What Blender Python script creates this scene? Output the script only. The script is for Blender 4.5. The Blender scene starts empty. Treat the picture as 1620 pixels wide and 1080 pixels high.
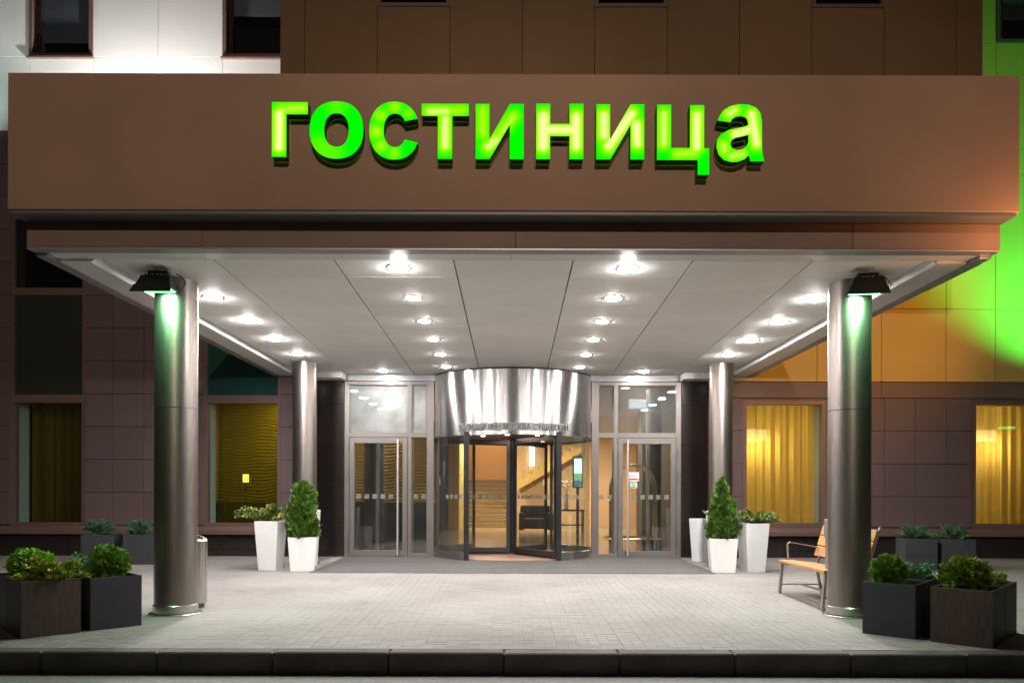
import bpy, bmesh, math, random
import numpy as np
from mathutils import Vector, Matrix
random.seed(7)
rng = np.random.default_rng(7)
PI = math.pi
sc = bpy.context.scene
C = sc.collection
R = math.radians

# ------------------------------------------------------------------ camera
EYE = 1.126          # eye height above the threshold of the doors
F = 1260.0           # focal length in pixels of a 1620 px wide picture (28 mm)
cam = bpy.data.cameras.new('camera')
cam.sensor_width = 36.0
cam.lens = F / 1620 * 36
cam.shift_y = 245 / 1620
cam.shift_x = -1 / 1620
cam.clip_end = 500
camo = bpy.data.objects.new('camera', cam)
camo.location = (0, 0, EYE)
camo.rotation_euler = (Matrix.Rotation(R(90), 3, 'X') @ Matrix.Rotation(R(0.17), 3, 'Z')).to_euler()
C.objects.link(camo)
sc.camera = camo

# ------------------------------------------------------------------ night sky
w = bpy.data.worlds.new('World')
sc.world = w
w.use_nodes = True
nt = w.node_tree
bg = nt.nodes['Background']
sky = nt.nodes.new('ShaderNodeTexSky')
sky.sky_type = 'NISHITA'
sky.sun_disc = False
sky.sun_elevation = R(-4)
sky.sun_rotation = R(200)
glow = nt.nodes.new('ShaderNodeRGB')          # even city glow of the night sky
glow.outputs[0].default_value = (0.30, 0.235, 0.19, 1)
mx = nt.nodes.new('ShaderNodeMix'); mx.data_type = 'RGBA'; mx.blend_type = 'ADD'
mx.inputs[0].default_value = 1.0
nt.links.new(sky.outputs[0], mx.inputs[6])
nt.links.new(glow.outputs[0], mx.inputs[7])
nt.links.new(mx.outputs[2], bg.inputs[0])
bg.inputs[1].default_value = 0.045

sc.view_settings.view_transform = 'Standard'
sc.view_settings.look = 'None'
sc.view_settings.exposure = 0.0
sc.view_settings.gamma = 1.0
sc.view_settings.use_curve_mapping = False
sc.render.engine = 'CYCLES'
sc.cycles.use_denoising = True
try:
    sc.cycles.denoiser = 'OPENIMAGEDENOISE'
    sc.cycles.denoising_input_passes = 'RGB_ALBEDO_NORMAL'
except Exception:
    pass
sc.cycles.use_light_tree = True
sc.cycles.max_bounces = 9
sc.cycles.diffuse_bounces = 4
sc.cycles.glossy_bounces = 4
sc.cycles.transmission_bounces = 4
sc.cycles.transparent_max_bounces = 14
sc.cycles.sample_clamp_indirect = 4.0
sc.cycles.caustics_reflective = False
sc.cycles.caustics_refractive = False

# ------------------------------------------------------------------ helpers
def X(px, Y): return (px - 811.0) * Y / F
def Z(py, Y): return EYE + (785.0 - py) * Y / F
YF = 14.93           # plane of the facade
def G(y): return -0.0185 * max(0.0, YF - y)   # pavement falls gently to the kerb

def link(o):
    C.objects.link(o); return o

def tag(o, label=None, cat=None, group=None, kind=None):
    if label: o['label'] = label
    if cat: o['category'] = cat
    if group: o['group'] = group
    if kind: o['kind'] = kind
    return o

def thing(name, label, cat, loc=(0, 0, 0), rz=0, group=None):
    o = bpy.data.objects.new(name, None)
    o.empty_display_size = 0.1
    o.location = loc
    o.rotation_euler = (0, 0, rz)
    link(o)
    return tag(o, label, cat, group)

def wloc(o):
    v = Vector((0, 0, 0))
    while o is not None:
        v += Vector(o.location); o = o.parent
    return v

class MB:
    def __init__(s): s.v = []; s.f = []; s.smooth = []
    def add(s, vs, fs, smooth=False):
        n = len(s.v)
        s.v += [tuple(v) for v in vs]
        for f in fs:
            s.f.append(tuple(i + n for i in f)); s.smooth.append(smooth)
        return s
    def box(s, x0, x1, y0, y1, z0, z1):
        v = [(x0, y0, z0), (x1, y0, z0), (x1, y1, z0), (x0, y1, z0), (x0, y0, z1), (x1, y0, z1), (x1, y1, z1), (x0, y1, z1)]
        return s.hexa(v)
    def hexa(s, v):
        return s.add(v, [(0, 3, 2, 1), (4, 5, 6, 7), (0, 1, 5, 4), (1, 2, 6, 5), (2, 3, 7, 6), (3, 0, 4, 7)])
    def quad(s, a, b, c, d): return s.add([a, b, c, d], [(0, 1, 2, 3)])
    def cyl(s, c, r, h, n=32, r2=None, cap=True, axis='Z', smooth=True):
        r2 = r if r2 is None else r2
        vs = []
        for k, (rr, zz) in enumerate(((r, 0), (r2, h))):
            for i in range(n):
                a = 2 * PI * i / n
                p = (rr * math.cos(a), rr * math.sin(a), zz)
                if axis == 'X': p = (p[2], p[0], p[1])
                if axis == 'Y': p = (p[1], p[2], p[0])
                vs.append((c[0] + p[0], c[1] + p[1], c[2] + p[2]))
        s.add(vs, [(i, (i + 1) % n, n + (i + 1) % n, n + i) for i in range(n)], smooth)
        if cap:
            s.add(vs, [tuple(reversed(range(n))), tuple(range(n, 2 * n))])
        return s
    def lathe(s, c, prof, n=32, smooth=True, a0=0, a1=2 * PI):
        full = abs(a1 - a0 - 2 * PI) < 1e-6
        m = n if full else n + 1
        vs = []
        for (r, z) in prof:
            for i in range(m):
                a = a0 + (a1 - a0) * i / n
                vs.append((c[0] + r * math.cos(a), c[1] + r * math.sin(a), c[2] + z))
        fs = []
        for k in range(len(prof) - 1):
            for i in range(n):
                j = (i + 1) % m
                fs.append((k * m + i, k * m + j, (k + 1) * m + j, (k + 1) * m + i))
        return s.add(vs, fs, smooth)
    def arc(s, c, r0, r1, z0, z1, a0, a1, n=24):
        """solid curved slab between two radii"""
        vs = []
        for i in range(n + 1):
            a = a0 + (a1 - a0) * i / n
            ca, sa = math.cos(a), math.sin(a)
            for (r, z) in ((r1, z0), (r1, z1), (r0, z1), (r0, z0)):
                vs.append((c[0] + r * ca, c[1] + r * sa, c[2] + z))
        fo, ff = [], []
        for i in range(n):
            b, d = 4 * i, 4 * i + 4
            fo.append((b, d, d + 1, b + 1)); fo.append((b + 2, d + 2, d + 3, b + 3))
            ff.append((b + 1, d + 1, d + 2, b + 2)); ff.append((b + 3, d + 3, d, b))
        ff.append((0, 1, 2, 3)); e = 4 * n; ff.append((e + 3, e + 2, e + 1, e))
        n0 = len(s.v)
        s.v += vs
        for f in fo: s.f.append(tuple(i + n0 for i in f)); s.smooth.append(True)
        for f in ff: s.f.append(tuple(i + n0 for i in f)); s.smooth.append(False)
        return s
    def tube(s, pts, r, n=8, closed=False):
        pts = [Vector(p) for p in pts]
        m = len(pts); vs = []
        up = Vector((0, 0, 1))
        for i, p in enumerate(pts):
            a = pts[(i - 1) % m] if (closed or i > 0) else p
            b = pts[(i + 1) % m] if (closed or i < m - 1) else p
            t = (b - a).normalized()
            u = t.cross(up)
            if u.length < 1e-3: u = t.cross(Vector((0, 1, 0)))
            u.normalize(); q = u.cross(t)
            rr = r[i] if isinstance(r, (list, tuple)) else r
            for k in range(n):
                an = 2 * PI * k / n
                vs.append(p + rr * (math.cos(an) * u + math.sin(an) * q))
        fs = []
        for i in range(m if closed else m - 1):
            j = (i + 1) % m
            for k in range(n):
                l = (k + 1) % n
                fs.append((i * n + k, i * n + l, j * n + l, j * n + k))
        s.add(vs, fs, True)
        if not closed:
            s.add(vs[:n], [tuple(range(n))]); s.add(vs[-n:], [tuple(reversed(range(n)))])
        return s
    def build(s, name, mat, parent=None, local=False, bevel=0, seg=2, fixn=True):
        me = bpy.data.meshes.new(name)
        off = Vector((0, 0, 0)) if (local or parent is None) else wloc(parent)
        me.from_pydata([(v[0] - off.x, v[1] - off.y, v[2] - off.z) for v in s.v], [], s.f)
        me.polygons.foreach_set('use_smooth', s.smooth)
        if fixn or bevel:
            bm = bmesh.new(); bm.from_mesh(me)
            bmesh.ops.remove_doubles(bm, verts=bm.verts, dist=1e-5)
            bmesh.ops.recalc_face_normals(bm, faces=bm.faces)
            if bevel:
                es = [e for e in bm.edges if len(e.link_faces) == 2 and e.calc_face_angle() > 0.5]
                bmesh.ops.bevel(bm, geom=es, offset=bevel, segments=seg, affect='EDGES', profile=0.6)
            bm.to_mesh(me); bm.free()
        if any(s.smooth): me.set_sharp_from_angle(angle=R(38))
        me.materials.append(mat)
        o = bpy.data.objects.new(name, me)
        link(o)
        if parent is not None: o.parent = parent
        return o

def box(name, mat, parent, x0, x1, y0, y1, z0, z1, bevel=0, local=False):
    return MB().box(x0, x1, y0, y1, z0, z1).build(name, mat, parent, local, bevel)

def struct(o): o['kind'] = 'structure'; return o

_pieces = {}
def piece(name, mat, parent, x0, x1, y0, y1, z0, z1, bevel=0.003):
    """box piece that shares its mesh with alike pieces"""
    dx, dy, dz = x1 - x0, y1 - y0, z1 - z0
    key = (name, mat.name, round(dx, 3), round(dy, 3), round(dz, 3))
    if key not in _pieces:
        o = MB().box(-dx / 2, dx / 2, -dy / 2, dy / 2, -dz / 2, dz / 2).build(name, mat, None, True, bevel, 1)
        _pieces[key] = o.data
    else:
        o = link(bpy.data.objects.new(name, _pieces[key]))
    o.parent = parent
    off = wloc(parent)
    o.location = ((x0 + x1) / 2 - off.x, (y0 + y1) / 2 - off.y, (z0 + z1) / 2 - off.z)
    return o

# ------------------------------------------------------------------ materials
def mat(name, col, rough=0.6, metal=0.0, var=0.0, scale=6.0, bump=0.0, bscale=60.0, stretch=None, spec=0.5,
        coat=0.0, attr=False, rvar=0.0, objvar=0.0, world=False, stain=0.0):
    m = bpy.data.materials.new(name); m.use_nodes = True
    t = m.node_tree; n = t.nodes; L = t.links
    b = n['Principled BSDF']
    b.inputs['Base Color'].default_value = (*col, 1)
    b.inputs['Roughness'].default_value = rough
    b.inputs['Metallic'].default_value = metal
    b.inputs['Specular IOR Level'].default_value = spec
    if coat: b.inputs['Coat Weight'].default_value = coat
    tc = n.new('ShaderNodeTexCoord')
    mp = n.new('ShaderNodeMapping')
    if stretch: mp.inputs['Scale'].default_value = stretch
    if world:
        gp = n.new('ShaderNodeNewGeometry'); L.new(gp.outputs['Position'], mp.inputs[0])
    else:
        L.new(tc.outputs['Object'], mp.inputs[0])
    if var or rvar or objvar or attr:
        nz = n.new('ShaderNodeTexNoise'); nz.inputs['Scale'].default_value = scale; nz.inputs['Detail'].default_value = 6
        L.new(mp.outputs[0], nz.inputs['Vector'])
        src = None
        if attr:
            a = n.new('ShaderNodeAttribute'); a.attribute_name = 'Col'
            src = a.outputs['Color']
        mr = n.new('ShaderNodeMapRange')
        mr.inputs[1].default_value = 0.25; mr.inputs[2].default_value = 0.75
        mr.inputs[3].default_value = 1 - var; mr.inputs[4].default_value = 1 + var
        L.new(nz.outputs['Fac'], mr.inputs[0])
        fac = mr.outputs[0]
        if stain:                                   # scattered blotches of grime with edges of their own
            n2 = n.new('ShaderNodeTexNoise'); n2.inputs['Scale'].default_value = 2.6; n2.inputs['Detail'].default_value = 9; n2.inputs['Roughness'].default_value = 0.7
            L.new(mp.outputs[0], n2.inputs['Vector'])
            r2 = n.new('ShaderNodeMapRange'); r2.inputs[1].default_value = 0.56; r2.inputs[2].default_value = 0.66
            r2.inputs[3].default_value = 1.0; r2.inputs[4].default_value = 1.0 - stain
            L.new(n2.outputs['Fac'], r2.inputs[0])
            m4 = n.new('ShaderNodeMath'); m4.operation = 'MULTIPLY'
            L.new(fac, m4.inputs[0]); L.new(r2.outputs[0], m4.inputs[1]); fac = m4.outputs[0]
        if objvar:
            oi = n.new('ShaderNodeObjectInfo')
            m2 = n.new('ShaderNodeMapRange'); m2.inputs[3].default_value = 1 - objvar; m2.inputs[4].default_value = 1 + objvar
            L.new(oi.outputs['Random'], m2.inputs[0])
            mu = n.new('ShaderNodeMath'); mu.operation = 'MULTIPLY'
            L.new(fac, mu.inputs[0]); L.new(m2.outputs[0], mu.inputs[1]); fac = mu.outputs[0]
        vm = n.new('ShaderNodeVectorMath'); vm.operation = 'SCALE'
        vm.inputs[0].default_value = col
        if src is not None: L.new(src, vm.inputs[0])
        L.new(fac, vm.inputs['Scale'])
        L.new(vm.outputs[0], b.inputs['Base Color'])
        if rvar:
            mr3 = n.new('ShaderNodeMapRange'); mr3.inputs[3].default_value = max(0.02, rough - rvar); mr3.inputs[4].default_value = rough + rvar
            L.new(nz.outputs['Fac'], mr3.inputs[0]); L.new(mr3.outputs[0], b.inputs['Roughness'])
    if bump:
        nb = n.new('ShaderNodeTexNoise'); nb.inputs['Scale'].default_value = bscale; nb.inputs['Detail'].default_value = 5
        L.new(mp.outputs[0], nb.inputs['Vector'])
        bp = n.new('ShaderNodeBump'); bp.inputs['Strength'].default_value = bump; bp.inputs['Distance'].default_value = 0.01
        L.new(nb.outputs['Fac'], bp.inputs['Height']); L.new(bp.outputs[0], b.inputs['Normal'])
    return m

def emit(name, col, strength):
    m = bpy.data.materials.new(name); m.use_nodes = True
    n = m.node_tree.nodes; n.remove(n['Principled BSDF'])
    e = n.new('ShaderNodeEmission'); e.inputs[0].default_value = (*col, 1); e.inputs[1].default_value = strength
    m.node_tree.links.new(e.outputs[0], n['Material Output'].inputs[0])
    return m

def glass(name, tint=(0.93, 0.95, 0.94), haze=0.0, hazecol=(0.8, 0.82, 0.82), ior=1.5, rough=0.0, gain=1.0):
    m = bpy.data.materials.new(name); m.use_nodes = True
    t = m.node_tree; n = t.nodes; L = t.links
    n.remove(n['Principled BSDF'])
    tr = n.new('ShaderNodeBsdfTransparent'); tr.inputs[0].default_value = (*tint, 1)
    gl = n.new('ShaderNodeBsdfGlossy'); gl.inputs['Roughness'].default_value = rough; gl.inputs[0].default_value = (1, 1, 1, 1)
    fr = n.new('ShaderNodeFresnel'); fr.inputs[0].default_value = ior
    geo = n.new('ShaderNodeNewGeometry')          # the far face of a thin pane reflects like the near one
    io = n.new('ShaderNodeMapRange'); io.inputs[3].default_value = ior; io.inputs[4].default_value = 1 / ior
    L.new(geo.outputs['Backfacing'], io.inputs[0]); L.new(io.outputs[0], fr.inputs[0])
    mu = n.new('ShaderNodeMath'); mu.operation = 'MULTIPLY'; mu.inputs[1].default_value = gain; mu.use_clamp = True
    L.new(fr.outputs[0], mu.inputs[0])
    mi = n.new('ShaderNodeMixShader')
    L.new(mu.outputs[0], mi.inputs[0]); L.new(tr.outputs[0], mi.inputs[1]); L.new(gl.outputs[0], mi.inputs[2])
    out = mi.outputs[0]
    if haze:
        df = n.new('ShaderNodeBsdfDiffuse'); df.inputs[0].default_value = (*hazecol, 1)
        tl = n.new('ShaderNodeBsdfTranslucent'); tl.inputs[0].default_value = (*hazecol, 1)
        ad = n.new('ShaderNodeMixShader'); ad.inputs[0].default_value = 0.35
        L.new(df.outputs[0], ad.inputs[1]); L.new(tl.outputs[0], ad.inputs[2])
        m2 = n.new('ShaderNodeMixShader')
        nz = n.new('ShaderNodeTexNoise'); nz.inputs['Scale'].default_value = 3.0; nz.inputs['Detail'].default_value = 8
        tc = n.new('ShaderNodeTexCoord'); L.new(tc.outputs['Object'], nz.inputs['Vector'])
        mr = n.new('ShaderNodeMapRange'); mr.inputs[1].default_value = 0.3; mr.inputs[2].default_value = 0.7
        mr.inputs[3].default_value = haze * 0.7; mr.inputs[4].default_value = haze * 1.3
        L.new(nz.outputs['Fac'], mr.inputs[0]); L.new(mr.outputs[0], m2.inputs[0])
        L.new(out, m2.inputs[1]); L.new(ad.outputs[0], m2.inputs[2]); out = m2.outputs[0]
    L.new(out, n['Material Output'].inputs[0])
    return m

def sheer(name, col, clear, trans=0.8, tint=(1, 1, 1)):
    m = bpy.data.materials.new(name); m.use_nodes = True
    t = m.node_tree; n = t.nodes; L = t.links
    n.remove(n['Principled BSDF'])
    tr = n.new('ShaderNodeBsdfTransparent'); tr.inputs[0].default_value = (*tint, 1)
    tl = n.new('ShaderNodeBsdfTranslucent'); tl.inputs[0].default_value = (*col, 1)
    df = n.new('ShaderNodeBsdfDiffuse'); df.inputs[0].default_value = (*col, 1)
    a = n.new('ShaderNodeMixShader'); a.inputs[0].default_value = trans
    L.new(df.outputs[0], a.inputs[1]); L.new(tl.outputs[0], a.inputs[2])
    b = n.new('ShaderNodeMixShader'); b.inputs[0].default_value = clear
    L.new(a.outputs[0], b.inputs[1]); L.new(tr.outputs[0], b.inputs[2])
    L.new(b.outputs[0], n['Material Output'].inputs[0])
    return m

def brushed(name, col, rough, sx=120, var=0.12, aniso=0.0, rvar=0.08):
    m = mat(name, col, rough, 1.0, var, 3.0, stretch=(sx, sx, 2.0), rvar=rvar)
    b = m.node_tree.nodes['Principled BSDF']
    if aniso:
        b.inputs['Anisotropic'].default_value = aniso
        b.inputs['Anisotropic Rotation'].default_value = 0.25
        tg = m.node_tree.nodes.new('ShaderNodeTangent'); tg.direction_type = 'RADIAL'; tg.axis = 'Z'
        m.node_tree.links.new(tg.outputs[0], b.inputs['Tangent'])
    return m

M = {}
M['paver'] = mat('paver', (0.236, 0.214, 0.203), 0.85, 0, 0.2, 0.8, 0.25, 140, objvar=0.08, world=True, stain=0.14)
M['paver_far'] = mat('paver_far', (0.236, 0.214, 0.203), 0.85, 0, 0.2, 0.8, 0.25, 140, world=True, stain=0.14)
M['joint'] = mat('joint', (0.285, 0.26, 0.245), 0.95, 0, 0.3, 30)
M['kerb'] = mat('kerb_stone', (0.088, 0.072, 0.066), 0.8, 0, 0.3, 5, 0.25, 120, objvar=0.12)
M['asphalt'] = mat('asphalt', (0.28, 0.27, 0.26), 0.85, 0, 0.35, 45, 0.6, 160)
M['slab'] = mat('mat_slab', (0.085, 0.082, 0.082), 0.7, 0, 0.2, 9, 0.2, 90, objvar=0.14)
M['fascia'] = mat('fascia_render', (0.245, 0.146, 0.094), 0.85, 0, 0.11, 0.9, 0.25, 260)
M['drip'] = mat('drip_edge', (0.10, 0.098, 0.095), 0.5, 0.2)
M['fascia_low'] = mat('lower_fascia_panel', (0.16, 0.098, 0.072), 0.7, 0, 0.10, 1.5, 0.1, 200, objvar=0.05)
M['trim'] = mat('grey_trim', (0.30, 0.30, 0.31), 0.42, 0.6, 0.06, 4)
M['soffit'] = mat('soffit_panel', (0.88, 0.865, 0.835), 0.62, 0.0, 0.035, 2.0, spec=0.06, objvar=0.025)
M['soffit_edge'] = mat('soffit_edge', (0.70, 0.68, 0.645), 0.4, 0.0, 0.04, 3.0)
M['lip'] = mat('white_lip', (0.88, 0.88, 0.88), 0.3, 0.0)
M['dark'] = mat('dark_gap', (0.02, 0.018, 0.017), 0.9)
M['roof'] = mat('roof_felt', (0.05, 0.05, 0.05), 0.9, 0, 0.2, 6)
M['steel'] = brushed('brushed_steel', (0.29, 0.25, 0.228), 0.37, sx=90, var=0.16, aniso=0.25, rvar=0.10)
M['steel'].node_tree.nodes['Principled BSDF'].inputs['Metallic'].default_value = 0.97
M['steel_drum'] = brushed('brushed_drum', (0.55, 0.53, 0.52), 0.30, 60, 0.14, aniso=0.92)
M['steel_pol'] = mat('polished_steel', (0.52, 0.50, 0.48), 0.27, 1.0, 0.05, 20)
M['handle'] = mat('satin_handle', (0.7, 0.68, 0.66), 0.38, 0.75)
M['steel_dark'] = mat('dark_steel', (0.10, 0.095, 0.09), 0.35, 0.8, 0.1, 20)
M['frame'] = mat('champagne_aluminium', (0.205, 0.183, 0.166), 0.38, 0.45, 0.05, 3)
M['black'] = mat('black_aluminium', (0.022, 0.022, 0.024), 0.4, 0.3)
M['granite'] = mat('dark_granite', (0.024, 0.018, 0.017), 0.12, 0, 0.6, 75, 0.0, rvar=0.05, spec=0.5, objvar=0.12)
M['brown'] = mat('brown_panel', (0.122, 0.08, 0.082), 0.6, 0, 0.06, 1.5, 0.06, 180, objvar=0.07)
M['brown_band'] = mat('brown_band', (0.15, 0.092, 0.078), 0.6, 0, 0.08, 2)
M['frame_brown'] = mat('brown_frame', (0.17, 0.105, 0.085), 0.45, 0.2, 0.06, 4)
M['mid'] = mat('umber_cladding', (0.20, 0.108, 0.045), 0.7, 0, 0.06, 1.2, 0.1, 200, objvar=0.04)
M['white_panel'] = mat('white_cladding', (0.74, 0.73, 0.71), 0.55, 0, 0.03, 1.2, objvar=0.02)
M['beige_panel'] = mat('beige_cladding', (0.62, 0.41, 0.13), 0.6, 0, 0.05, 1.2, 0.05, 200, objvar=0.03)
M['blind'] = mat('blind_fabric', (0.42, 0.44, 0.48), 0.8, 0, 0.3, 30, stretch=(1, 1, 12))
M['reveal'] = mat('painted_reveal', (0.30, 0.40, 0.34), 0.6)
M['spandrel_grey'] = mat('spandrel_grey', (0.028, 0.033, 0.027), 0.3, 0, 0.08, 2)
M['spandrel'] = mat('spandrel_glass', (0.016, 0.055, 0.047), 0.22, 0, 0.08, 2)
M['glass'] = glass('window_glass')
M['glass_door'] = glass('door_glass', (0.9, 0.93, 0.92), haze=0.012, gain=1.25)
M['glass_transom'] = glass('transom_glass', (0.78, 0.82, 0.81), haze=0.07, gain=1.8)
M['glass_frost'] = glass('dusty_transom_glass', (0.7, 0.74, 0.73), haze=0.36, gain=1.8)
M['glass_smoke'] = glass('smoked_glass', (0.75, 0.78, 0.8), gain=1.4)
M['glass_dark'] = glass('dark_glass', (0.45, 0.47, 0.5), gain=1.4)
M['white_pot'] = mat('white_plastic', (0.80, 0.80, 0.79), 0.38, 0, 0.05, 3, rvar=0.05)
M['dark_pot'] = mat('charcoal_fibre', (0.028, 0.029, 0.034), 0.75, 0, 0.12, 8, 0.1, 150)
M['brown_pot'] = mat('brown_wood_grain', (0.052, 0.032, 0.022), 0.6, 0, 0.55, 5, 0.3, 30, stretch=(14, 14, 1.2))
M['soil'] = mat('soil', (0.035, 0.025, 0.018), 0.95, 0, 0.5, 40, 0.8, 80)
M['leaf'] = mat('leaf', (0.06, 0.16, 0.03), 0.55, 0, 0.1, 20, attr=True, spec=0.4)
M['bark'] = mat('bark', (0.07, 0.045, 0.03), 0.9, 0, 0.3, 40, 0.5, 60)
M['wood'] = mat('bench_wood', (0.50, 0.24, 0.095), 0.42, 0, 0.22, 4, 0.08, 60, stretch=(20, 1.2, 20), objvar=0.08)
M['leg_paint'] = mat('satin_steel', (0.42, 0.40, 0.36), 0.4, 0.7, 0.05, 20)
M['housing'] = mat('lamp_housing', (0.022, 0.026, 0.024), 0.5, 0.2)
M['lens_white'] = emit('downlight_lens', (1.0, 0.97, 0.95), 34)
M['lens_warm'] = emit('downlight_lens_warm', (1.0, 0.90, 0.80), 16)
M['ring'] = mat('downlight_ring', (0.62, 0.60, 0.56), 0.3, 0.3)
M['brass'] = mat('brass', (0.78, 0.62, 0.36), 0.3, 1.0)
M['gold_wall'] = mat('gold_relief', (0.62, 0.40, 0.08), 0.4, 0.3)
M['lobby_floor'] = mat('lobby_floor', (0.30, 0.22, 0.14), 0.14, 0, 0.12, 2.5)
M['tan_wall'] = mat('tan_wall', (0.62, 0.42, 0.24), 0.7, 0, 0.04, 2)
M['cream'] = mat('cream_wall', (0.62, 0.41, 0.13), 0.7)
M['dark_wall'] = mat('dark_wall', (0.045, 0.036, 0.03), 0.6, 0, 0.1, 2)
M['stair'] = mat('stair_stone', (0.20, 0.145, 0.09), 0.45, 0, 0.15, 6)
M['leather'] = mat('black_leather', (0.02, 0.018, 0.016), 0.4)
M['red'] = mat('red_carpet', (0.16, 0.015, 0.012), 0.9)
M['paper'] = mat('white_paper', (0.75, 0.75, 0.73), 0.6)
M['paper_red'] = mat('red_print', (0.5, 0.05, 0.04), 0.6)
M['paper_green'] = mat('green_print', (0.12, 0.5, 0.16), 0.6)
M['decal'] = glass('frosted_decal', (0.8, 0.8, 0.8), haze=0.42, hazecol=(0.5, 0.48, 0.44))
M['ltr_metal'] = mat('letter_metal', (0.035, 0.033, 0.032), 0.35, 0.2)
M['ltr_plate'] = glass('clear_plate', (0.97, 0.97, 0.97), haze=0.42, hazecol=(0.62, 0.61, 0.6), gain=1.0)

def light(kind, name, loc, energy, col, parent=None, **kw):
    l = bpy.data.lights.new(name, kind)
    l.energy = energy; l.color = col
    o = bpy.data.objects.new(name, l)
    target = kw.pop('target', None)
    for k, v in kw.items(): setattr(l, k, v)
    link(o)
    o.location = loc
    if target is not None:
        d = Vector(target) - Vector(loc)
        o.rotation_euler = d.to_track_quat('-Z', 'Y').to_euler()
    if parent is not None:
        o.parent = parent
        o.location = Vector(loc) - wloc(parent)
    return o

# ================================================================== SETTING
# road
rd = MB()
ZR = -0.331
rd.quad((-70, -45, ZR), (70, -45, ZR), (70, 6.52, ZR), (-70, 6.52, ZR))
struct(rd.build('road', M['asphalt']))
# pavement bed: joint sand under the pavers in view, paved sheet everywhere else
pv = MB()
Y0, Y1 = 6.68, 14.95
pv.quad((-70, Y0, G(Y0) - 0.004), (70, Y0, G(Y0) - 0.004), (70, Y1, -0.004), (-70, Y1, -0.004))
pavement = struct(pv.build('pavement', M['joint']))
# basket weave pavers, 200 x 100 mm, each a piece of its own
BL = 0.19
def paver_mesh(w_, d_, me_name):
    m = MB(); g = 0.0016
    x, y = w_ / 2 - g, d_ / 2 - g
    xi, yi = x - 0.004, y - 0.004
    vs = [(-x, -y, -0.03), (x, -y, -0.03), (x, y, -0.03), (-x, y, -0.03), (-x, -y, -0.003), (x, -y, -0.003), (x, y, -0.003), (-x, y, -0.003),
          (-xi, -yi, 0), (xi, -yi, 0), (xi, yi, 0), (-xi, yi, 0)]
    fs = [(0, 1, 5, 4), (1, 2, 6, 5), (2, 3, 7, 6), (3, 0, 4, 7), (4, 5, 9, 8), (5, 6, 10, 9), (6, 7, 11, 10), (7, 4, 8, 11), (8, 9, 10, 11)]
    return vs, fs
cand = []
ny = int((YF - Y0) / BL)
for j in range(ny + 1):
    yc = Y0 + BL * (j + 0.5)
    if yc > YF - 0.02: continue
    half = 0.66 * yc + 0.9
    nx = int(half / BL) + 1
    for i in range(-nx, nx):
        xc = BL * (i + 0.5)
        if abs(xc) < 3.12 and yc > 12.2: continue           # slate strips lie there
        if (i + j) % 2: sub = [(xc, yc - BL / 4, BL, BL / 2), (xc, yc + BL / 4, BL, BL / 2)]
        else: sub = [(xc - BL / 4, yc, BL / 2, BL), (xc + BL / 4, yc, BL / 2, BL)]
        cand += sub
VSH = paver_mesh(BL, BL / 2, 'h'); VSV = paver_mesh(BL / 2, BL, 'v')
SL = math.atan(0.0185)
mh = bpy.data.meshes.new('paver'); mh.from_pydata(VSH[0], [], VSH[1]); mh.materials.append(M['paver'])
mv = bpy.data.meshes.new('paver'); mv.from_pydata(VSV[0], [], VSV[1]); mv.materials.append(M['paver'])
vis = [c for c in cand if abs(c[0]) < 0.655 * c[1]]
vis.sort(key=lambda c: c[1])
near = set(vis[:300])
rest = MB()
for c in cand:
    zj = random.uniform(-0.001, 0.0015); tx = random.uniform(-0.006, 0.006); ty = random.uniform(-0.006, 0.006)
    if c in near:
        o = link(bpy.data.objects.new('paver', mh if c[2] > c[3] else mv))
        o.parent = pavement
        o.location = (c[0], c[1], G(c[1]) + zj); o.rotation_euler = (SL + tx, ty, random.uniform(-0.006, 0.006))
    else:
        vs, fs = VSH if c[2] > c[3] else VSV
        z0 = G(c[1]) + zj
        rest.add([(c[0] + v[0], c[1] + v[1], z0 + v[2] + v[1] * (0.0185 + tx) - v[0] * ty) for v in vs], fs)
o = rest.build('paver_field', M['paver_far'], pavement, fixn=False)
o['kind'] = 'stuff'
# side pavement beyond the view
for sx in (-1, 1):
    m = MB()
    a, b = 0.66 * Y0 + 1.0, 0.66 * YF + 1.1
    m.quad((sx * a, Y0, G(Y0)), (sx * 70, Y0, G(Y0)), (sx * 70, YF, 0), (sx * b, YF, 0))
    struct(m.build('side_pavement', M['paver_far']))
# slate strips in front of the doors
m = MB(); m.quad((-3.12, 12.2, G(12.2) - 0.004), (3.12, 12.2, G(12.2) - 0.004), (3.12, 15.0, -0.004), (-3.12, 15.0, -0.004))
doormat = m.build('entrance_mat', M['dark'])
tag(doormat, 'grey slate strip mat laid in front of the entrance doors', 'mat')
ns = 22
for i in range(ns):
    d = (14.92 - 12.2) / ns
    y0 = 12.2 + d * i + 0.004; y1 = 12.2 + d * (i + 1) - 0.004
    off = random.uniform(-1.2, 1.2)
    for (xa, xb) in ((-3.115, off - 0.003), (off + 0.003, 3.115)):
        s_ = MB().hexa([(xa, y0, G(y0) - 0.003), (xb, y0, G(y0) - 0.003), (xb, y1, G(y1) - 0.003), (xa, y1, G(y1) - 0.003),
                        (xa, y0, G(y0) + 0.006), (xb, y0, G(y0) + 0.006), (xb, y1, G(y1) + 0.006), (xa, y1, G(y1) + 0.006)])
        s_.build('strip', M['slab'], doormat)
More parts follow.
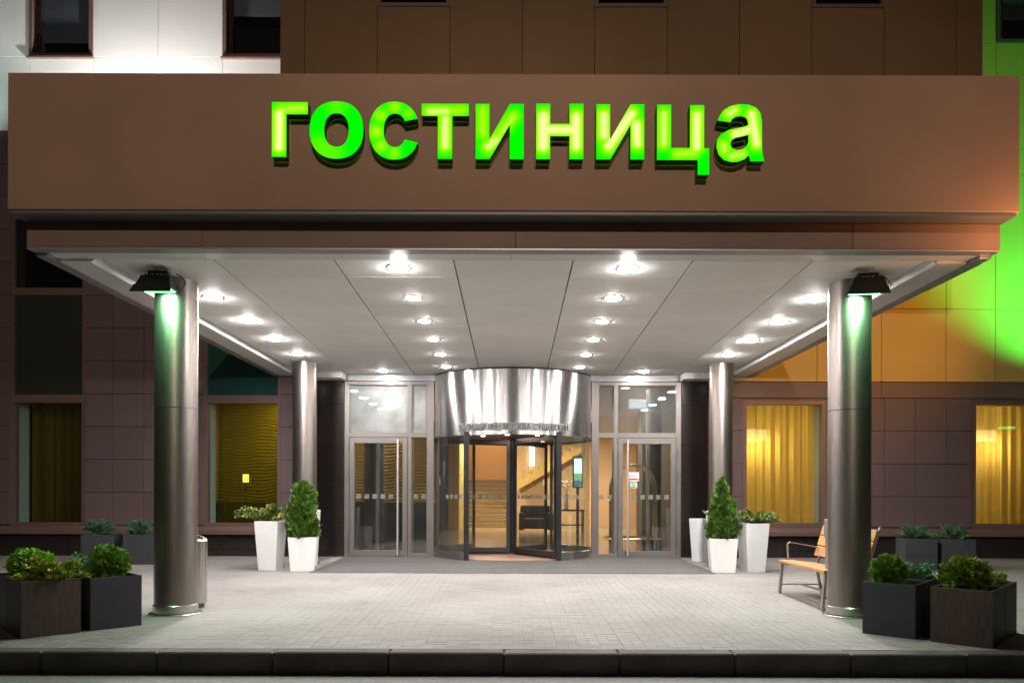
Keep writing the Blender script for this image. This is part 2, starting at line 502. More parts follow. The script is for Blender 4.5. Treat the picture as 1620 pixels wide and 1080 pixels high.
# kerb
kerb = struct(box('kerb', M['dark'], None, -70, 70, 6.54, 6.67, ZR - 0.05, G(6.6) - 0.02))
kw_ = 0.945
k0 = X(65, 6.5) - 12 * kw_
for i in range(24):
    xa = k0 + i * kw_
    zt = G(6.6) + 0.004 + random.uniform(-0.003, 0.003)
    piece('kerb_stone', M['kerb'], kerb, xa + 0.004, xa + kw_ - 0.004, 6.50 + random.uniform(-0.003, 0.003), 6.677, ZR - 0.06, zt, 0.012)

# ================================================================== HOTEL BUILDING
hotel = thing('hotel_building', 'hotel building with dark brown, white and umber cladding behind the canopy', 'building', (0, YF, 0))
PT = 0.05   # panel thickness
# backing walls (dark, behind the cladding joints)
def backing(x0, x1, z0, z1, y0=None, y1=None):
    y0 = YF + PT if y0 is None else y0
    return box('wall', M['dark'], hotel, x0, x1, y0, (y0 + 0.2) if y1 is None else y1, z0, z1)
def holes_wall(x0, x1, z0, z1, holes):
    """wall with rectangular openings, as boxes"""
    xs = sorted(set([x0, x1] + [h for q in holes for h in q[:2]]))
    for a, b in zip(xs[:-1], xs[1:]):
        zz = [z0]
        hs = sorted([q for q in holes if q[0] <= a + 1e-6 and q[1] >= b - 1e-6], key=lambda q: q[2])
        cur = z0
        for q in hs:
            if q[2] > cur + 1e-4: backing(a, b, cur, q[2])
            cur = q[3]
        if cur < z1 - 1e-4: backing(a, b, cur, z1)

def in_holes(a, b, c, d, holes):
    for q in holes:
        if a < q[1] - 1e-3 and b > q[0] + 1e-3 and c < q[3] - 1e-3 and d > q[2] + 1e-3: return q
    return None

def clad(xs, zs, m, holes, y0=YF, gap=0.004, name='wall_panel', bev=0.003):
    for a, b in zip(xs[:-1], xs[1:]):
        for c, d in zip(zs[:-1], zs[1:]):
            q = in_holes(a, b, c, d, holes)
            rects = [(a, b, c, d)]
            if q:
                rects = []
                if a < q[0] - 0.02: rects.append((a, q[0], c, d))
                if b > q[1] + 0.02: rects.append((q[1], b, c, d))
                aa, bb = max(a, q[0]), min(b, q[1])
                if bb > aa:
                    if c < q[2] - 0.02: rects.append((aa, bb, c, q[2]))
                    if d > q[3] + 0.02: rects.append((aa, bb, q[3], d))
            for r in rects:
                if r[1] - r[0] < 0.03 or r[3] - r[2] < 0.03: continue
                piece(name, m, hotel, r[0] + gap, r[1] - gap, y0, y0 + PT - 0.004, r[2] + gap, r[3] - gap, bev)

ZS0, ZS1 = 0.403, 0.557          # sill ledge
# openings, left: two tall window bays
L1 = (X(16, YF), X(133, YF)); L2 = (X(322, YF), X(443, YF))
R1 = (X(1174, YF), X(1308, YF)); R2 = (X(1538, YF), X(1668, YF))
ZW1 = Z(631, YF)
zsp = Z(467, YF)
HL = [(L1[0], L1[1], ZS1, 6.35), (L2[0], L2[1], ZS1, 6.35)]
HR = [(R1[0], R1[1], ZS1, ZW1), (R2[0], R2[1], ZS1, ZW1)]
WL = -13.0; WR = 14.0
PX = X(505, YF)                  # outer edge of the granite piers
holes_wall(WL, PX, 0, 8.4, HL)
holes_wall(-PX, WR, 0, 3.29, HR)
# small brown panels
zl = [ZS1 + 0.012 + 0.615 * k for k in range(0, 13)]
xl = [X(133, YF) - 0.57 * k for k in range(9, 0, -1)]
cols_left = [-10.6, -10.0, L1[0], L1[1], X(178, YF), X(227, YF), X(276, YF), L2[0], L2[1], PX]
clad(cols_left, zl, M['brown'], HL)
cols_right = [-PX, R1[0], R1[1], X(1350, YF), X(1399, YF), X(1447.7, YF), X(1497, YF), R2[0], R2[1], R2[1] + 0.57, R2[1] + 1.14]
zr = [ZS1 + 0.012, ZS1 + 0.59, ZS1 + 1.2, ZS1 + 1.82, 2.985]
clad(cols_right, zr, M['brown'], HR)
# band over the right windows
for a, b in ((-PX, 6.9), (6.9, 10.4), (10.4, WR)):
    piece('band_panel', M['brown_band'], hotel, a + 0.003, b - 0.003, YF - 0.02, YF + PT, 2.99, 3.285, 0.004)
# plinth of dark granite slabs and projecting sill ledge
def plinth(x0, x1):
    n = max(1, round((x1 - x0) / 0.95)); d = (x1 - x0) / n
    for i in range(n):
        piece('plinth_slab', M['granite'], hotel, x0 + i * d + 0.002, x0 + (i + 1) * d - 0.002, YF - 0.01, YF + PT, 0.12, ZS0 - 0.004, 0.002)
        piece('plinth_slab', M['granite'], hotel, x0 + i * d + 0.002, x0 + (i + 1) * d - 0.002, YF - 0.012, YF + PT, -0.02, 0.116, 0.002)
    m = MB()
    m.hexa([(x0, YF - 0.10, ZS0), (x1, YF - 0.10, ZS0), (x1, YF + PT, ZS0), (x0, YF + PT, ZS0),
            (x0, YF - 0.10, ZS0 + 0.075), (x1, YF - 0.10, ZS0 + 0.075), (x1, YF - 0.005, ZS1), (x0, YF - 0.005, ZS1)])
    m.build('sill_ledge', M['frame_brown'], hotel, bevel=0.004)
plinth(WL, PX - 0.01); plinth(-PX + 0.01, WR)
# granite piers beside the glazing
XJ = X(545, YF)
for sx in (-1, 1):
    a, b = sorted((sx * 3.63, sx * 3.155))
    zz = [-0.02, 0.62, 1.36, 2.1, 2.84, 3.5]
    for c, d in zip(zz[:-1], zz[1:]):
        piece('pier_slab', M['granite'], hotel, a, b, YF - 0.06, YF + 0.24, c + 0.0015, d - 0.0015, 0.003)

# upper left: white cladding with windows
zwb = Z(93, YF)
UW1 = (X(44, YF), X(145, YF), zwb, 12.2); UW2 = (X(350, YF), X(451, YF), zwb, 12.2)
HU = [UW1, UW2]
cols = [-13.0, -11.4, -10.25, UW1[0], UW1[1], X(248, YF), UW2[0], UW2[1], -3.2]
def wall_up(x0, x1, z0, z1, holes):
    holes_wall(x0, x1, z0, z1, holes)
wall_up(-13.0, -3.2, 8.4, 13.2, HU)
clad(cols, [7.95, zwb, 13.0], M['white_panel'], HU, gap=0.003)
# right wall: beige cladding
GW = (X(1574, YF), X(1676, YF), Z(66, YF), 12.2)
holes_wall(-PX, WR, 3.29, 13.2, [GW])
cols = [-PX, X(1190, YF), X(1292, YF), X(1394, YF), X(1496, YF), GW[0], GW[1], 11.45, 12.65]
clad(cols, [3.295, Z(486.7, YF), 7.19, 7.66, GW[2], 13.0], M['beige_panel'], [GW], gap=0.004)
for cx in cols[1:6]:                                   # rivets at the panel edges
    pass
# projecting umber block above the canopy
YB = 13.2
xb0, xb1 = X(441, YB), X(1553, YB)
box('block_core', M['dark'], hotel, xb0 + 0.03, xb1 - 0.03, YB + PT, YF + 0.02, 5.05, 13.2)
xj = [xb0] + [X(480, YB) + 1.2 * k for k in range(10)] + [xb1]
zbw = Z(11, YB)
HB = [(X(595, YB), X(595, YB) + 1.2, zbw, 12), (X(595, YB) + 3.6, X(595, YB) + 4.8, zbw, 12), (X(595, YB) + 7.2, X(595, YB) + 8.4, zbw, 12)]
xj[2:] = [X(595, YB) + 1.2 * k for k in range(9)] + [xb1]
clad(xj, [5.0, 13.0], M['mid'], HB, y0=YB, gap=0.004)
piece('block_side', M['mid'], hotel, xb0, xb0 + 0.03, YB + 0.06, YF - 0.004, 5.0, 13.0)
piece('block_side', M['mid'], hotel, xb1 - 0.03, xb1, YB + 0.06, YF - 0.004, 5.0, 13.0)

def window(x0, x1, z0, z1, y, fm, gm, fw=0.055, depth=0.12, reveal=0.05, label=None, mull=None, blind=None):
    """window part with frame bars, pane and reveal as its sub-parts"""
    f = MB()
    f.box(x0, x1, y + reveal - 0.03, y + reveal + depth, z0, z0 + fw)
    f.box(x0, x1, y + reveal - 0.03, y + reveal + depth, z1 - fw, z1)
    f.box(x0, x0 + fw, y + reveal - 0.03, y + reveal + depth, z0 + fw, z1 - fw)
    f.box(x1 - fw, x1, y + reveal - 0.03, y + reveal + depth, z0 + fw, z1 - fw)
    wo = f.build('window', fm, hotel, fixn=False)
    p = MB().box(x0 + fw, x1 - fw, y + reveal + 0.02, y + reveal + 0.03, z0 + fw, z1 - fw).build('pane', gm, wo)
    p.location = -Vector(wloc(wo)) + Vector(wloc(hotel)); p.location = (0, 0, 0)
    if label: wo['label'] = label
    if blind is not None:
        MB().box(x0 + fw, x1 - fw, y + reveal + 0.13, y + reveal + 0.15, z0 + blind * (z1 - z0), z1 - fw).build('roller_blind', M['blind'], wo)
        MB().box(x0 + fw, x1 - fw, y + reveal + 0.12, y + reveal + 0.42, z0 + fw - 0.01, z0 + fw + 0.02).build('inner_sill', M['white_panel'], wo)
        MB().box(x0 + fw + 0.03, x0 + fw + 0.10, y + reveal + 0.05, y + reveal + 0.09, z0 + fw, z1 - fw).build('sash', M['frame_brown'], wo)
    return wo

def sub(o_name, m, parent, mb):
    return mb.build(o_name, m, parent)

lowL = []
for (a, b), lab in ((L1, 'dim curtained window at the far left of the ground floor'), (L2, 'window with gold curtains left of the rear column')):
    window(a, b, ZS1, ZW1 - 0.03, YF, M['frame_brown'], M['glass'], 0.06, label=lab)
    # spandrel with its own bars, and the dark window above it
    f = MB(); f.box(a, b, YF + 0.015, YF + 0.14, ZW1 - 0.03, ZW1 + 0.06); f.box(a, b, YF + 0.015, YF + 0.14, zsp - 0.02, zsp + 0.07)
    f.box(a, a + 0.05, YF + 0.015, YF + 0.14, ZW1 + 0.06, zsp - 0.02); f.box(b - 0.05, b, YF + 0.015, YF + 0.14, ZW1 + 0.06, zsp - 0.02)
    so = f.build('spandrel_frame', M['frame_brown'], hotel, fixn=False)
    MB().box(a + 0.05, b - 0.05, YF + 0.06, YF + 0.09, ZW1 + 0.06, zsp - 0.02).build('spandrel_pane', M['spandrel' if a > -7 else 'spandrel_grey'], so)
    window(a, b, zsp + 0.07, 6.35, YF, M['frame_brown'], M['glass_dark'], 0.05)
    box('window_back', M['dark'], hotel, a, b, YF + 0.45, YF + 0.5, ZW1 + 0.02, 6.35)
for (a, b), lab in ((R1, 'window with lit gold curtains right of the rear column'), (R2, 'window with lit gold curtains at the far right')):
    window(a, b, ZS1, ZW1, YF, M['frame_brown'], M['glass'], 0.085, label=lab)
for (a, b) in (L1, L2, R1, R2):                       # painted reveals inside the openings
    for (xa, xb) in ((a + 0.004, a + 0.03), (b - 0.03, b - 0.004)):
        box('window_reveal', M['reveal'], hotel, xa, xb, YF + 0.175, 15.47, ZS1 + 0.01, ZW1 - 0.04)
    box('window_board', M['reveal'], hotel, a + 0.004, b - 0.004, YF + 0.175, 15.47, ZS1 - 0.04, ZS1 + 0.006)
for q in HU: 
    window(q[0], q[1], q[2], q[3], YF - 0.02, M['frame_brown'], M['glass_smoke'], 0.07, 0.14, 0.03, blind=0.12 if q is UW1 else 0.3)
    box('window_sill', M['frame_brown'], hotel, q[0] - 0.02, q[1] + 0.02, YF - 0.06, YF + 0.03, q[2] - 0.035, q[2] + 0.002, 0.004)
    box('window_back', M['dark'], hotel, q[0], q[1], YF + 0.5, YF + 0.55, q[2], q[3])
window(GW[0], GW[1], GW[2], GW[3], YF - 0.02, M['frame_brown'], M['glass_smoke'], 0.07, 0.14, 0.03, blind=0.2)
box('window_back', M['dark'], hotel, GW[0], GW[1], YF + 0.5, YF + 0.55, GW[2], GW[3])
for q in HB:
    window(q[0], q[1], q[2], q[3], YB, M['frame_brown'], M['glass_dark'], 0.06, 0.05, 0.02)

# ================================================================== CANOPY
CZ = EYE + 2.27                 # ceiling height
canopy = thing('entrance_canopy', 'broad brown entrance canopy with white panelled soffit over the forecourt', 'canopy', (0, 7.3, CZ))
YU, YL = 7.115, 7.325
ZU0, ZU1 = 3.678, 4.896
m = MB(); m.box(-4.52, 4.52, YU, YU + 0.3, ZU0, ZU1)
m.build('fascia', M['fascia'], canopy, bevel=0.006)
# grey drip edge under the fascia
box('drip_edge', M['drip'], canopy, -4.50, 4.50, YU + 0.012, YL + 0.02, ZU0 - 0.035, ZU0 - 0.004, 0.004)
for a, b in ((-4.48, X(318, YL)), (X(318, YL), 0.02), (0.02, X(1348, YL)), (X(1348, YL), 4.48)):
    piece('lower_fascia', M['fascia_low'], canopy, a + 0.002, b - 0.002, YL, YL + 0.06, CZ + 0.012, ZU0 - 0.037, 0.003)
for sx in (-1, 1):
    a, b = sorted((sx * 4.48, sx * 4.42))
    box('side_fascia', M['fascia'], canopy, a, b, YL + 0.065, YF - 0.01, CZ + 0.012, ZU0, 0.003)
    a, b = sorted((sx * 4.52, sx * 4.46))
    box('upper_side_fascia', M['fascia'], canopy, a, b, YU + 0.302, YF - 0.01, ZU0 + 0.003, ZU1 - 0.05, 0.003)
box('roof_deck', M['roof'], canopy, -4.41, 4.41, YL + 0.09, YF - 0.01, CZ + 0.14, 4.6)
box('ceiling_void', M['dark'], canopy, -4.41, 4.41, YL + 0.07, YF - 0.01, CZ + 0.07, CZ + 0.13)
# soffit borders: outer grey strip and paler board, then a recessed track along both sides
XO, XI, XT, XC = 4.48, 4.37, 4.07, 3.955
YFB = YL + 0.14                  # inner edge of the front grey strip
YFP = YL + 0.33                  # inner edge of the front board
box('soffit_strip', M['trim'], canopy, -XO, XO, YL + 0.004, YFB, CZ - 0.004, CZ + 0.011, 0.002)
for a, b in ((-XI, X(330, YFP)), (X(330, YFP), -0.02), (-0.02, X(1330, YFP)), (X(1330, YFP), XI)):
    piece('soffit_board', M['soffit_edge'], canopy, a + 0.0015, b - 0.0015, YFB + 0.002, YFP, CZ, CZ + 0.06, 0.002)
for sx in (-1, 1):
    a, b = sorted((sx * XO, sx * XI))
    box('soffit_strip', M['trim'], canopy, a, b, YFB, YF - 0.02, CZ - 0.03, CZ + 0.011, 0.004)
    a, b = sorted((sx * XI, sx * XT))
    for ya, yb in ((YFP + 0.002, 9.9), (9.9, 12.4), (12.4, YF - 0.02)):
        aa, bb = (a + 0.001, b - 0.001)
        piece('soffit_board', M['soffit_edge'], canopy, aa, bb, ya, yb - 0.003, CZ - 0.022, CZ + 0.06, 0.003)
    # aluminium track with a bright lip
    a, b = sorted((sx * (XT - 0.004), sx * (XT - 0.05)))
    q0, q1 = sx * (XT - 0.003), sx * (XT - 0.062)          # sloping white lip that catches the light
    ya, yb = YFP + 0.01, YF - 0.03
    MB().hexa([(q0, ya, CZ - 0.03), (q1, ya, CZ + 0.028), (q1, yb, CZ + 0.028), (q0, yb, CZ - 0.03), (q0, ya, CZ - 0.02), (q1, ya, CZ + 0.04), (q1, yb, CZ + 0.04), (q0, yb, CZ - 0.02)]).build('soffit_lip', M['lip'], canopy, bevel=0.002)
    a, b = sorted((sx * (XT - 0.054), sx * XC))
    box('soffit_track', M['trim'], canopy, a, b, YFP + 0.01, YF - 0.03, CZ + 0.03, CZ + 0.06, 0.003)
    # beam end at the rear wall
    a, b = sorted((sx * 3.12, sx * 4.0))
    box('rear_beam', M['soffit_edge'], canopy, a, b, YF - 0.42, YF - 0.075, CZ - 0.115, CZ - 0.006, 0.004)
# ceiling panels: seven bays, rows 0.6 m deep
def JX(n, y): return n * (0.575 + (y - 7.5) * 0.0054)
rows = [YFP + 0.004] + [YFP + 0.6 * k for k in range(1, 13)]
rows[-1] = YF - 0.03
bays = [(-1, 1), (1, 3), (3, 5), (-3, -1), (-5, -3)]
DOORC = (0.0, 15.53); DR = 1.6   # revolving door axis and radius
for (n0, n1) in bays + [('edge', 5), (-5, '-edge')]:
    for ya, yb in zip(rows[:-1], rows[1:]):
        ya2, yb2 = ya + 0.0015, yb - 0.0015
        if n0 == 'edge': xs = lambda y: (JX(5, y) + 0.007, XC - 0.004)
        elif n1 == '-edge': xs = lambda y: (-XC + 0.004, JX(-5, y) - 0.007)
        else: xs = lambda y: (JX(n0, y) + 0.007, JX(n1, y) - 0.007)
        a0, b0 = xs(ya2); a1, b1 = xs(yb2)
        m = MB()
        ddz = random.uniform(-0.0008, 0.0008)
        m.hexa([(a0, ya2, CZ + ddz), (b0, ya2, CZ + ddz), (b1, yb2, CZ + ddz), (a1, yb2, CZ + ddz),
                (a0, ya2, CZ + 0.03), (b0, ya2, CZ + 0.03), (b1, yb2, CZ + 0.03), (a1, yb2, CZ + 0.03)])
        m.build('ceiling_panel', M['soffit'], canopy, bevel=0.0015)

# ------------------------------------------------------------------ sign letters
YLF = YU - 0.11                  # front of the letters
def U(x): return X(415 + x / 4.05, YLF)
def V(y): return Z(140 + y / 4.05, YLF)
def ell(cx, cy, rx, ry, n=40, a0=0, a1=360, p=2.25):
    pts = []
    for i in range(n + (0 if a1 - a0 == 360 else 1)):
        a = R(a0 + (a1 - a0) * i / n)
        c_, s_ = math.cos(a), math.sin(a)
        pts.append((cx + rx * math.copysign(abs(c_) ** (2 / p), c_), cy + ry * math.copysign(abs(s_) ** (2 / p), s_)))
    return pts
S2 = 1620  # second strip starts here
def II(x): return [[(x, 100), (x + 88, 100), (x + 88, 328), (x + 219, 100), (x + 307, 100), (x + 307, 453), (x + 219, 453), (x + 219, 232), (x + 90, 453), (x, 453)]]
A_out = [(1290, 202), (1305, 168), (1330, 134), (1372, 109), (1430, 97), (1490, 100), (1535, 118), (1563, 150), (1574, 200), (1575, 370), (1579, 420), (1590, 462), (1500, 462), (1492, 424),
         (1462, 450), (1420, 466), (1380, 468), (1330, 455), (1297, 420), (1282, 370), (1288, 325), (1315, 287), (1360, 263), (1420, 250), (1470, 239), (1486, 228), (1483, 203), (1470, 183), (1440, 173), (1405, 178), (1385, 192), (1371, 214)]
A_in = [(1487, 293), (1487, 340), (1475, 365), (1450, 385), (1415, 392), (1385, 380), (1372, 355), (1380, 328), (1405, 312), (1450, 303)]
sh = lambda pts: [(x + S2, y) for x, y in pts]
Cpts = ell(838, 273, 160, 186, 44, 22, 338, 2.2) + list(reversed(ell(843, 271, 72, 107, 34, 31, 329, 2.2)))
LET = [
    ('Г', [[(54, 92), (285, 92), (285, 170), (147, 170), (147, 443), (54, 443)]], [(101, 170, 99, 380, 36, 1.1), (110, 140, 255, 128, 30, .62)]),
    ('О', [ell(468, 270, 172, 184), ell(468, 270, 79, 107)], [(360, 380, 440, 420, 60, .15), (468, 120, 470, 120, 50, .12)]),
    ('С', [Cpts], [(840, 122, 842, 122, 32, .5), (752, 175, 752, 178, 34, .5), (722, 278, 722, 282, 36, .6), (752, 370, 754, 372, 34, .5), (836, 415, 838, 415, 30, .42), (925, 160, 926, 160, 28, .3)]),
    ('Т', [[(1014, 100), (1316, 100), (1316, 178), (1210, 178), (1210, 453), (1117, 453), (1117, 178), (1014, 178)]], [(1165, 200, 1165, 370, 34, .95), (1060, 148, 1180, 150, 30, .85), (1180, 148, 1280, 140, 30, .5)]),
    ('И', II(1360), [(1405, 140, 1405, 290, 30, .55), (1440, 375, 1490, 330, 34, .9), (1490, 330, 1600, 180, 32, .6)]),
    ('Н', [sh([(128, 98), (217, 98), (217, 227), (341, 227), (341, 98), (430, 98), (430, 453), (341, 453), (341, 305), (217, 305), (217, 453), (128, 453)])], [(S2 + 174, 180, S2 + 172, 370, 40, 1.25), (S2 + 384, 180, S2 + 384, 370, 38, 1.1), (S2 + 190, 264, S2 + 370, 264, 34, 1.15)]),
    ('И', II(S2 + 513), [(S2 + 560, 170, S2 + 562, 300, 38, 1.0), (S2 + 590, 370, S2 + 740, 160, 36, 1.1), (S2 + 770, 230, S2 + 775, 350, 36, 1.1)]),
    ('Ц', [sh([(902, 102), (992, 102), (992, 378), (1113, 378), (1113, 104), (1204, 104), (1204, 380), (1236, 380), (1236, 550), (1163, 550), (1163, 456), (902, 456)])], [(S2 + 946, 160, S2 + 946, 350, 32, .8), (S2 + 1158, 170, S2 + 1156, 370, 36, 1.05), (S2 + 1030, 415, S2 + 1140, 410, 28, .6)]),
    ('а', [sh(A_out), sh(A_in)], [(S2 + 1360, 160, S2 + 1400, 135, 32, .8), (S2 + 1510, 160, S2 + 1540, 350, 34, 1.0), (S2 + 1400, 290, S2 + 1490, 262, 34, 1.0), (S2 + 1330, 360, S2 + 1335, 390, 32, .7), (S2 + 1380, 430, S2 + 1450, 415, 28, .7)]),
]
def sign_face_mat():
    m = bpy.data.materials.new('sign_face'); m.use_nodes = True
    t = m.node_tree; n = t.nodes; L = t.links
    n.remove(n['Principled BSDF'])
    a = n.new('ShaderNodeAttribute'); a.attribute_name = 'lamp'
    cr = n.new('ShaderNodeValToRGB')
    e = cr.color_ramp.elements
    e[0].position = 0.0; e[0].color = (0.0, 0.86, 0.0, 1)
    e[1].position = 1.0; e[1].color = (0.82, 1.0, 0.26, 1)
    k = cr.color_ramp.elements.new(0.5); k.color = (0.32, 1.0, 0.0, 1)
    L.new(a.outputs['Fac'], cr.inputs[0])
    em = n.new('ShaderNodeEmission'); em.inputs[1].default_value = 1.18
    L.new(cr.outputs[0], em.inputs[0])
    L.new(em.outputs[0], n['Material Output'].inputs[0])
    return m
M['sign_face'] = sign_face_mat()
M['sign_side'] = mat('sign_return', (0.02, 0.03, 0.02), 0.4)
sign = thing('hotel_sign', 'glowing green channel letter sign reading гостиница on the brown fascia', 'sign', (0, YU, V(453)))
def fill2d(polys, name, depth0, depth1):
    """front face and side walls of a letter from closed outlines, in world coordinates"""
    cu = bpy.data.curves.new('outline', 'CURVE'); cu.dimensions = '2D'; cu.fill_mode = 'BOTH'
    for p in polys:
        sp = cu.splines.new('POLY'); sp.points.add(len(p) - 1); sp.use_cyclic_u = True
        for q, (x, y) in zip(sp.points, p): q.co = (U(x), V(y), 0, 1)
    ob = bpy.data.objects.new('outline', cu)
    me = bpy.data.meshes.new_from_object(ob)
    bpy.data.objects.remove(ob); bpy.data.curves.remove(cu)
    return me
def seg_d(px_, py_, s_):
    x1, y1, x2, y2 = s_[:4]
    dx, dy = x2 - x1, y2 - y1
    l2 = dx * dx + dy * dy
    t = 0 if l2 == 0 else max(0, min(1, ((px_ - x1) * dx + (py_ - y1) * dy) / l2))
    return math.hypot(px_ - x1 - t * dx, py_ - y1 - t * dy)
off = wloc(sign)
for ch, polys, hot in LET:
    # returns (sides) and back box of the letter
    m = MB()
    for p in polys:
        n = len(p)
        vs = [(U(x), YLF + 0.006, V(y)) for x, y in p] + [(U(x), YU - 0.012, V(y)) for x, y in p]
        m.add(vs, [(i, (i + 1) % n, n + (i + 1) % n, n + i) for i in range(n)])
    body = m.build('letter', M['sign_side'], sign, fixn=False)
    body['label'] = 'letter ' + ch
    me = fill2d(polys, 'face', 0, 0)
    bm = bmesh.new(); bm.from_mesh(me)
    xs_ = [v.co.x for v in bm.verts]; ys_ = [v.co.y for v in bm.verts]
    st = 0.026
    for axis, lo, hi in ((0, min(xs_), max(xs_)), (1, min(ys_), max(ys_))):
        q = lo + st
        while q < hi:
            co = (q, 0, 0) if axis == 0 else (0, q, 0)
            no = (1, 0, 0) if axis == 0 else (0, 1, 0)
            bmesh.ops.bisect_plane(bm, geom=bm.verts[:] + bm.edges[:] + bm.faces[:], plane_co=co, plane_no=no, dist=1e-6)
            q += st
    lay = bm.verts.layers.float.new('lamp')
    kx = F / YLF * 4.05
    for v in bm.verts:
        zx = (v.co.x * F / YLF + 811 - 415) * 4.05
        zy = ((785 - (v.co.y - EYE) * F / YLF) - 140) * 4.05
        h = 0
        for s_ in hot:
            h = max(h, s_[5] * math.exp(-(seg_d(zx, zy, s_) / s_[4]) ** 2))
        v[lay] = h
        v.co = Vector((v.co.x - off.x, YLF - off.y, v.co.y - off.z))
    bm.to_mesh(me); bm.free()
    me.materials.clear(); me.materials.append(M['sign_face'])
    fo = bpy.data.objects.new('letter_face', me); link(fo); fo.parent = body

# ------------------------------------------------------------------ downlights
LENS = {}
ORD = ['first', 'second', 'third', 'fourth', 'fifth', 'sixth']
def downlight(x, y, lab, lit=True, power=16, col=(1, 0.96, 0.93), warm=False, group='downlights in the canopy soffit', r=0.085):
    if lit and not warm: r = 0.098
    d = thing('downlight', lab, 'downlight', (x, y, CZ), 0, group)
    MB().lathe((0, 0, 0), [(r - 0.006, 0.02), (r - 0.006, -0.004), (r + 0.004, -0.006), (r + 0.018, -0.004), (r + 0.020, 0.0)], 32).build('trim_ring', M['ring'], d, True)
    if lit:
        hd = 0.020 if warm else 0.023                    # frosted lens bulges below the soffit
        rl = r - 0.008
        prof = [(0.0001, -hd)] + [(rl * math.sin(t), -hd * math.cos(t)) for t in (0.45, 0.85, 1.2, 1.5)]
        area = PI * (rl * rl + hd * hd)
        key = ('lens', round(power, 1), tuple(col), warm)
        if key not in LENS: LENS[key] = emit('downlight_lens', col, power / (PI * area))
        MB().lathe((0, 0, 0), prof, 20).build('lens', LENS[key], d, True)
    else:
        MB().lathe((0, 0, 0), [(0.0001, 0.004), (r * 0.6, 0.002), (r - 0.006, 0.012)], 24).build('lens', M['steel_dark'], d, True)
        for k in range(5):
            box('louvre', M['trim'], d, -r * 0.7, r * 0.7, -0.055 + 0.026 * k, -0.049 + 0.026 * k, -0.006, 0.008, 0, True)
    return d
WH = (1.0, 0.965, 0.95)
for sx, side in ((-1, 'left'), (1, 'right')):
    for i in range(6):
        y = 7.92 + 1.205 * i
        x = sx * (1.14 + 0.006 * i)
        downlight(x, y, f'{ORD[i]} recessed downlight from the street in the {side} inner row', True, 72 if i == 0 else 30, WH if i == 0 else (1, 0.94, 0.90), warm=(i > 0 and not (sx > 0 and i == 1)))
    for i in range(1, 5):
        y = 7.92 + 1.205 * i
        downlight(sx * 3.44, y, f'{ORD[i - 1]} bright downlight from the street in the {side} outer row', True, 77, WH)
    downlight(sx * 2.36, 14.42, f'downlight close above the {side} glass door', True, 34, WH)
    downlight(sx * 3.50 - 0.03, 7.93, f'unlit louvred downlight above the {side} floodlight', False, r=0.10)

# ------------------------------------------------------------------ columns
def column(x, y, r, lab, seams):
    z0 = G(y)
    c = thing('steel_column', lab, 'column', (x, y, z0), 0, 'round steel columns carrying the canopy')
    top = CZ - z0 + 0.006
    zz = [0.10] + seams + [top]
    for i, (a, b) in enumerate(zip(zz[:-1], zz[1:])):
        m = MB().lathe((0, 0, 0), [(r - 0.006, a + 0.002), (r, a + 0.004), (r, b - 0.002), (r - 0.006, b)], 72)
        m.build('sleeve', M['steel'], c, True, fixn=False)
    MB().lathe((0, 0, 0), [(r - 0.012, 0.02), (r - 0.012, top)], 48).build('core', M['dark'], c, True, fixn=False)
    MB().lathe((0, 0, 0), [(r + 0.004, 0.012), (r + 0.012, 0.02), (r + 0.012, 0.095), (r + 0.004, 0.102), (r - 0.01, 0.102)], 64).build('base_collar', M['steel_pol'], c, True)
    MB().lathe((0, 0, 0), [(r + 0.055, -0.02), (r + 0.055, 0.006), (r + 0.05, 0.012), (r, 0.013)], 64).build('base_flange', M['steel_pol'], c, True)
    return c
column(-3.575, 8.46, 0.215, 'brushed steel front column on the left with a green floodlight at its head', [2.16])
column(3.575, 8.46, 0.215, 'brushed steel front column on the right beside the bench', [2.16])
column(-3.56, 13.62, 0.2, 'brushed steel rear column left of the entrance, behind white planters', [2.0])
column(3.56, 13.62, 0.2, 'brushed steel rear column right of the entrance, behind white planters', [2.0])

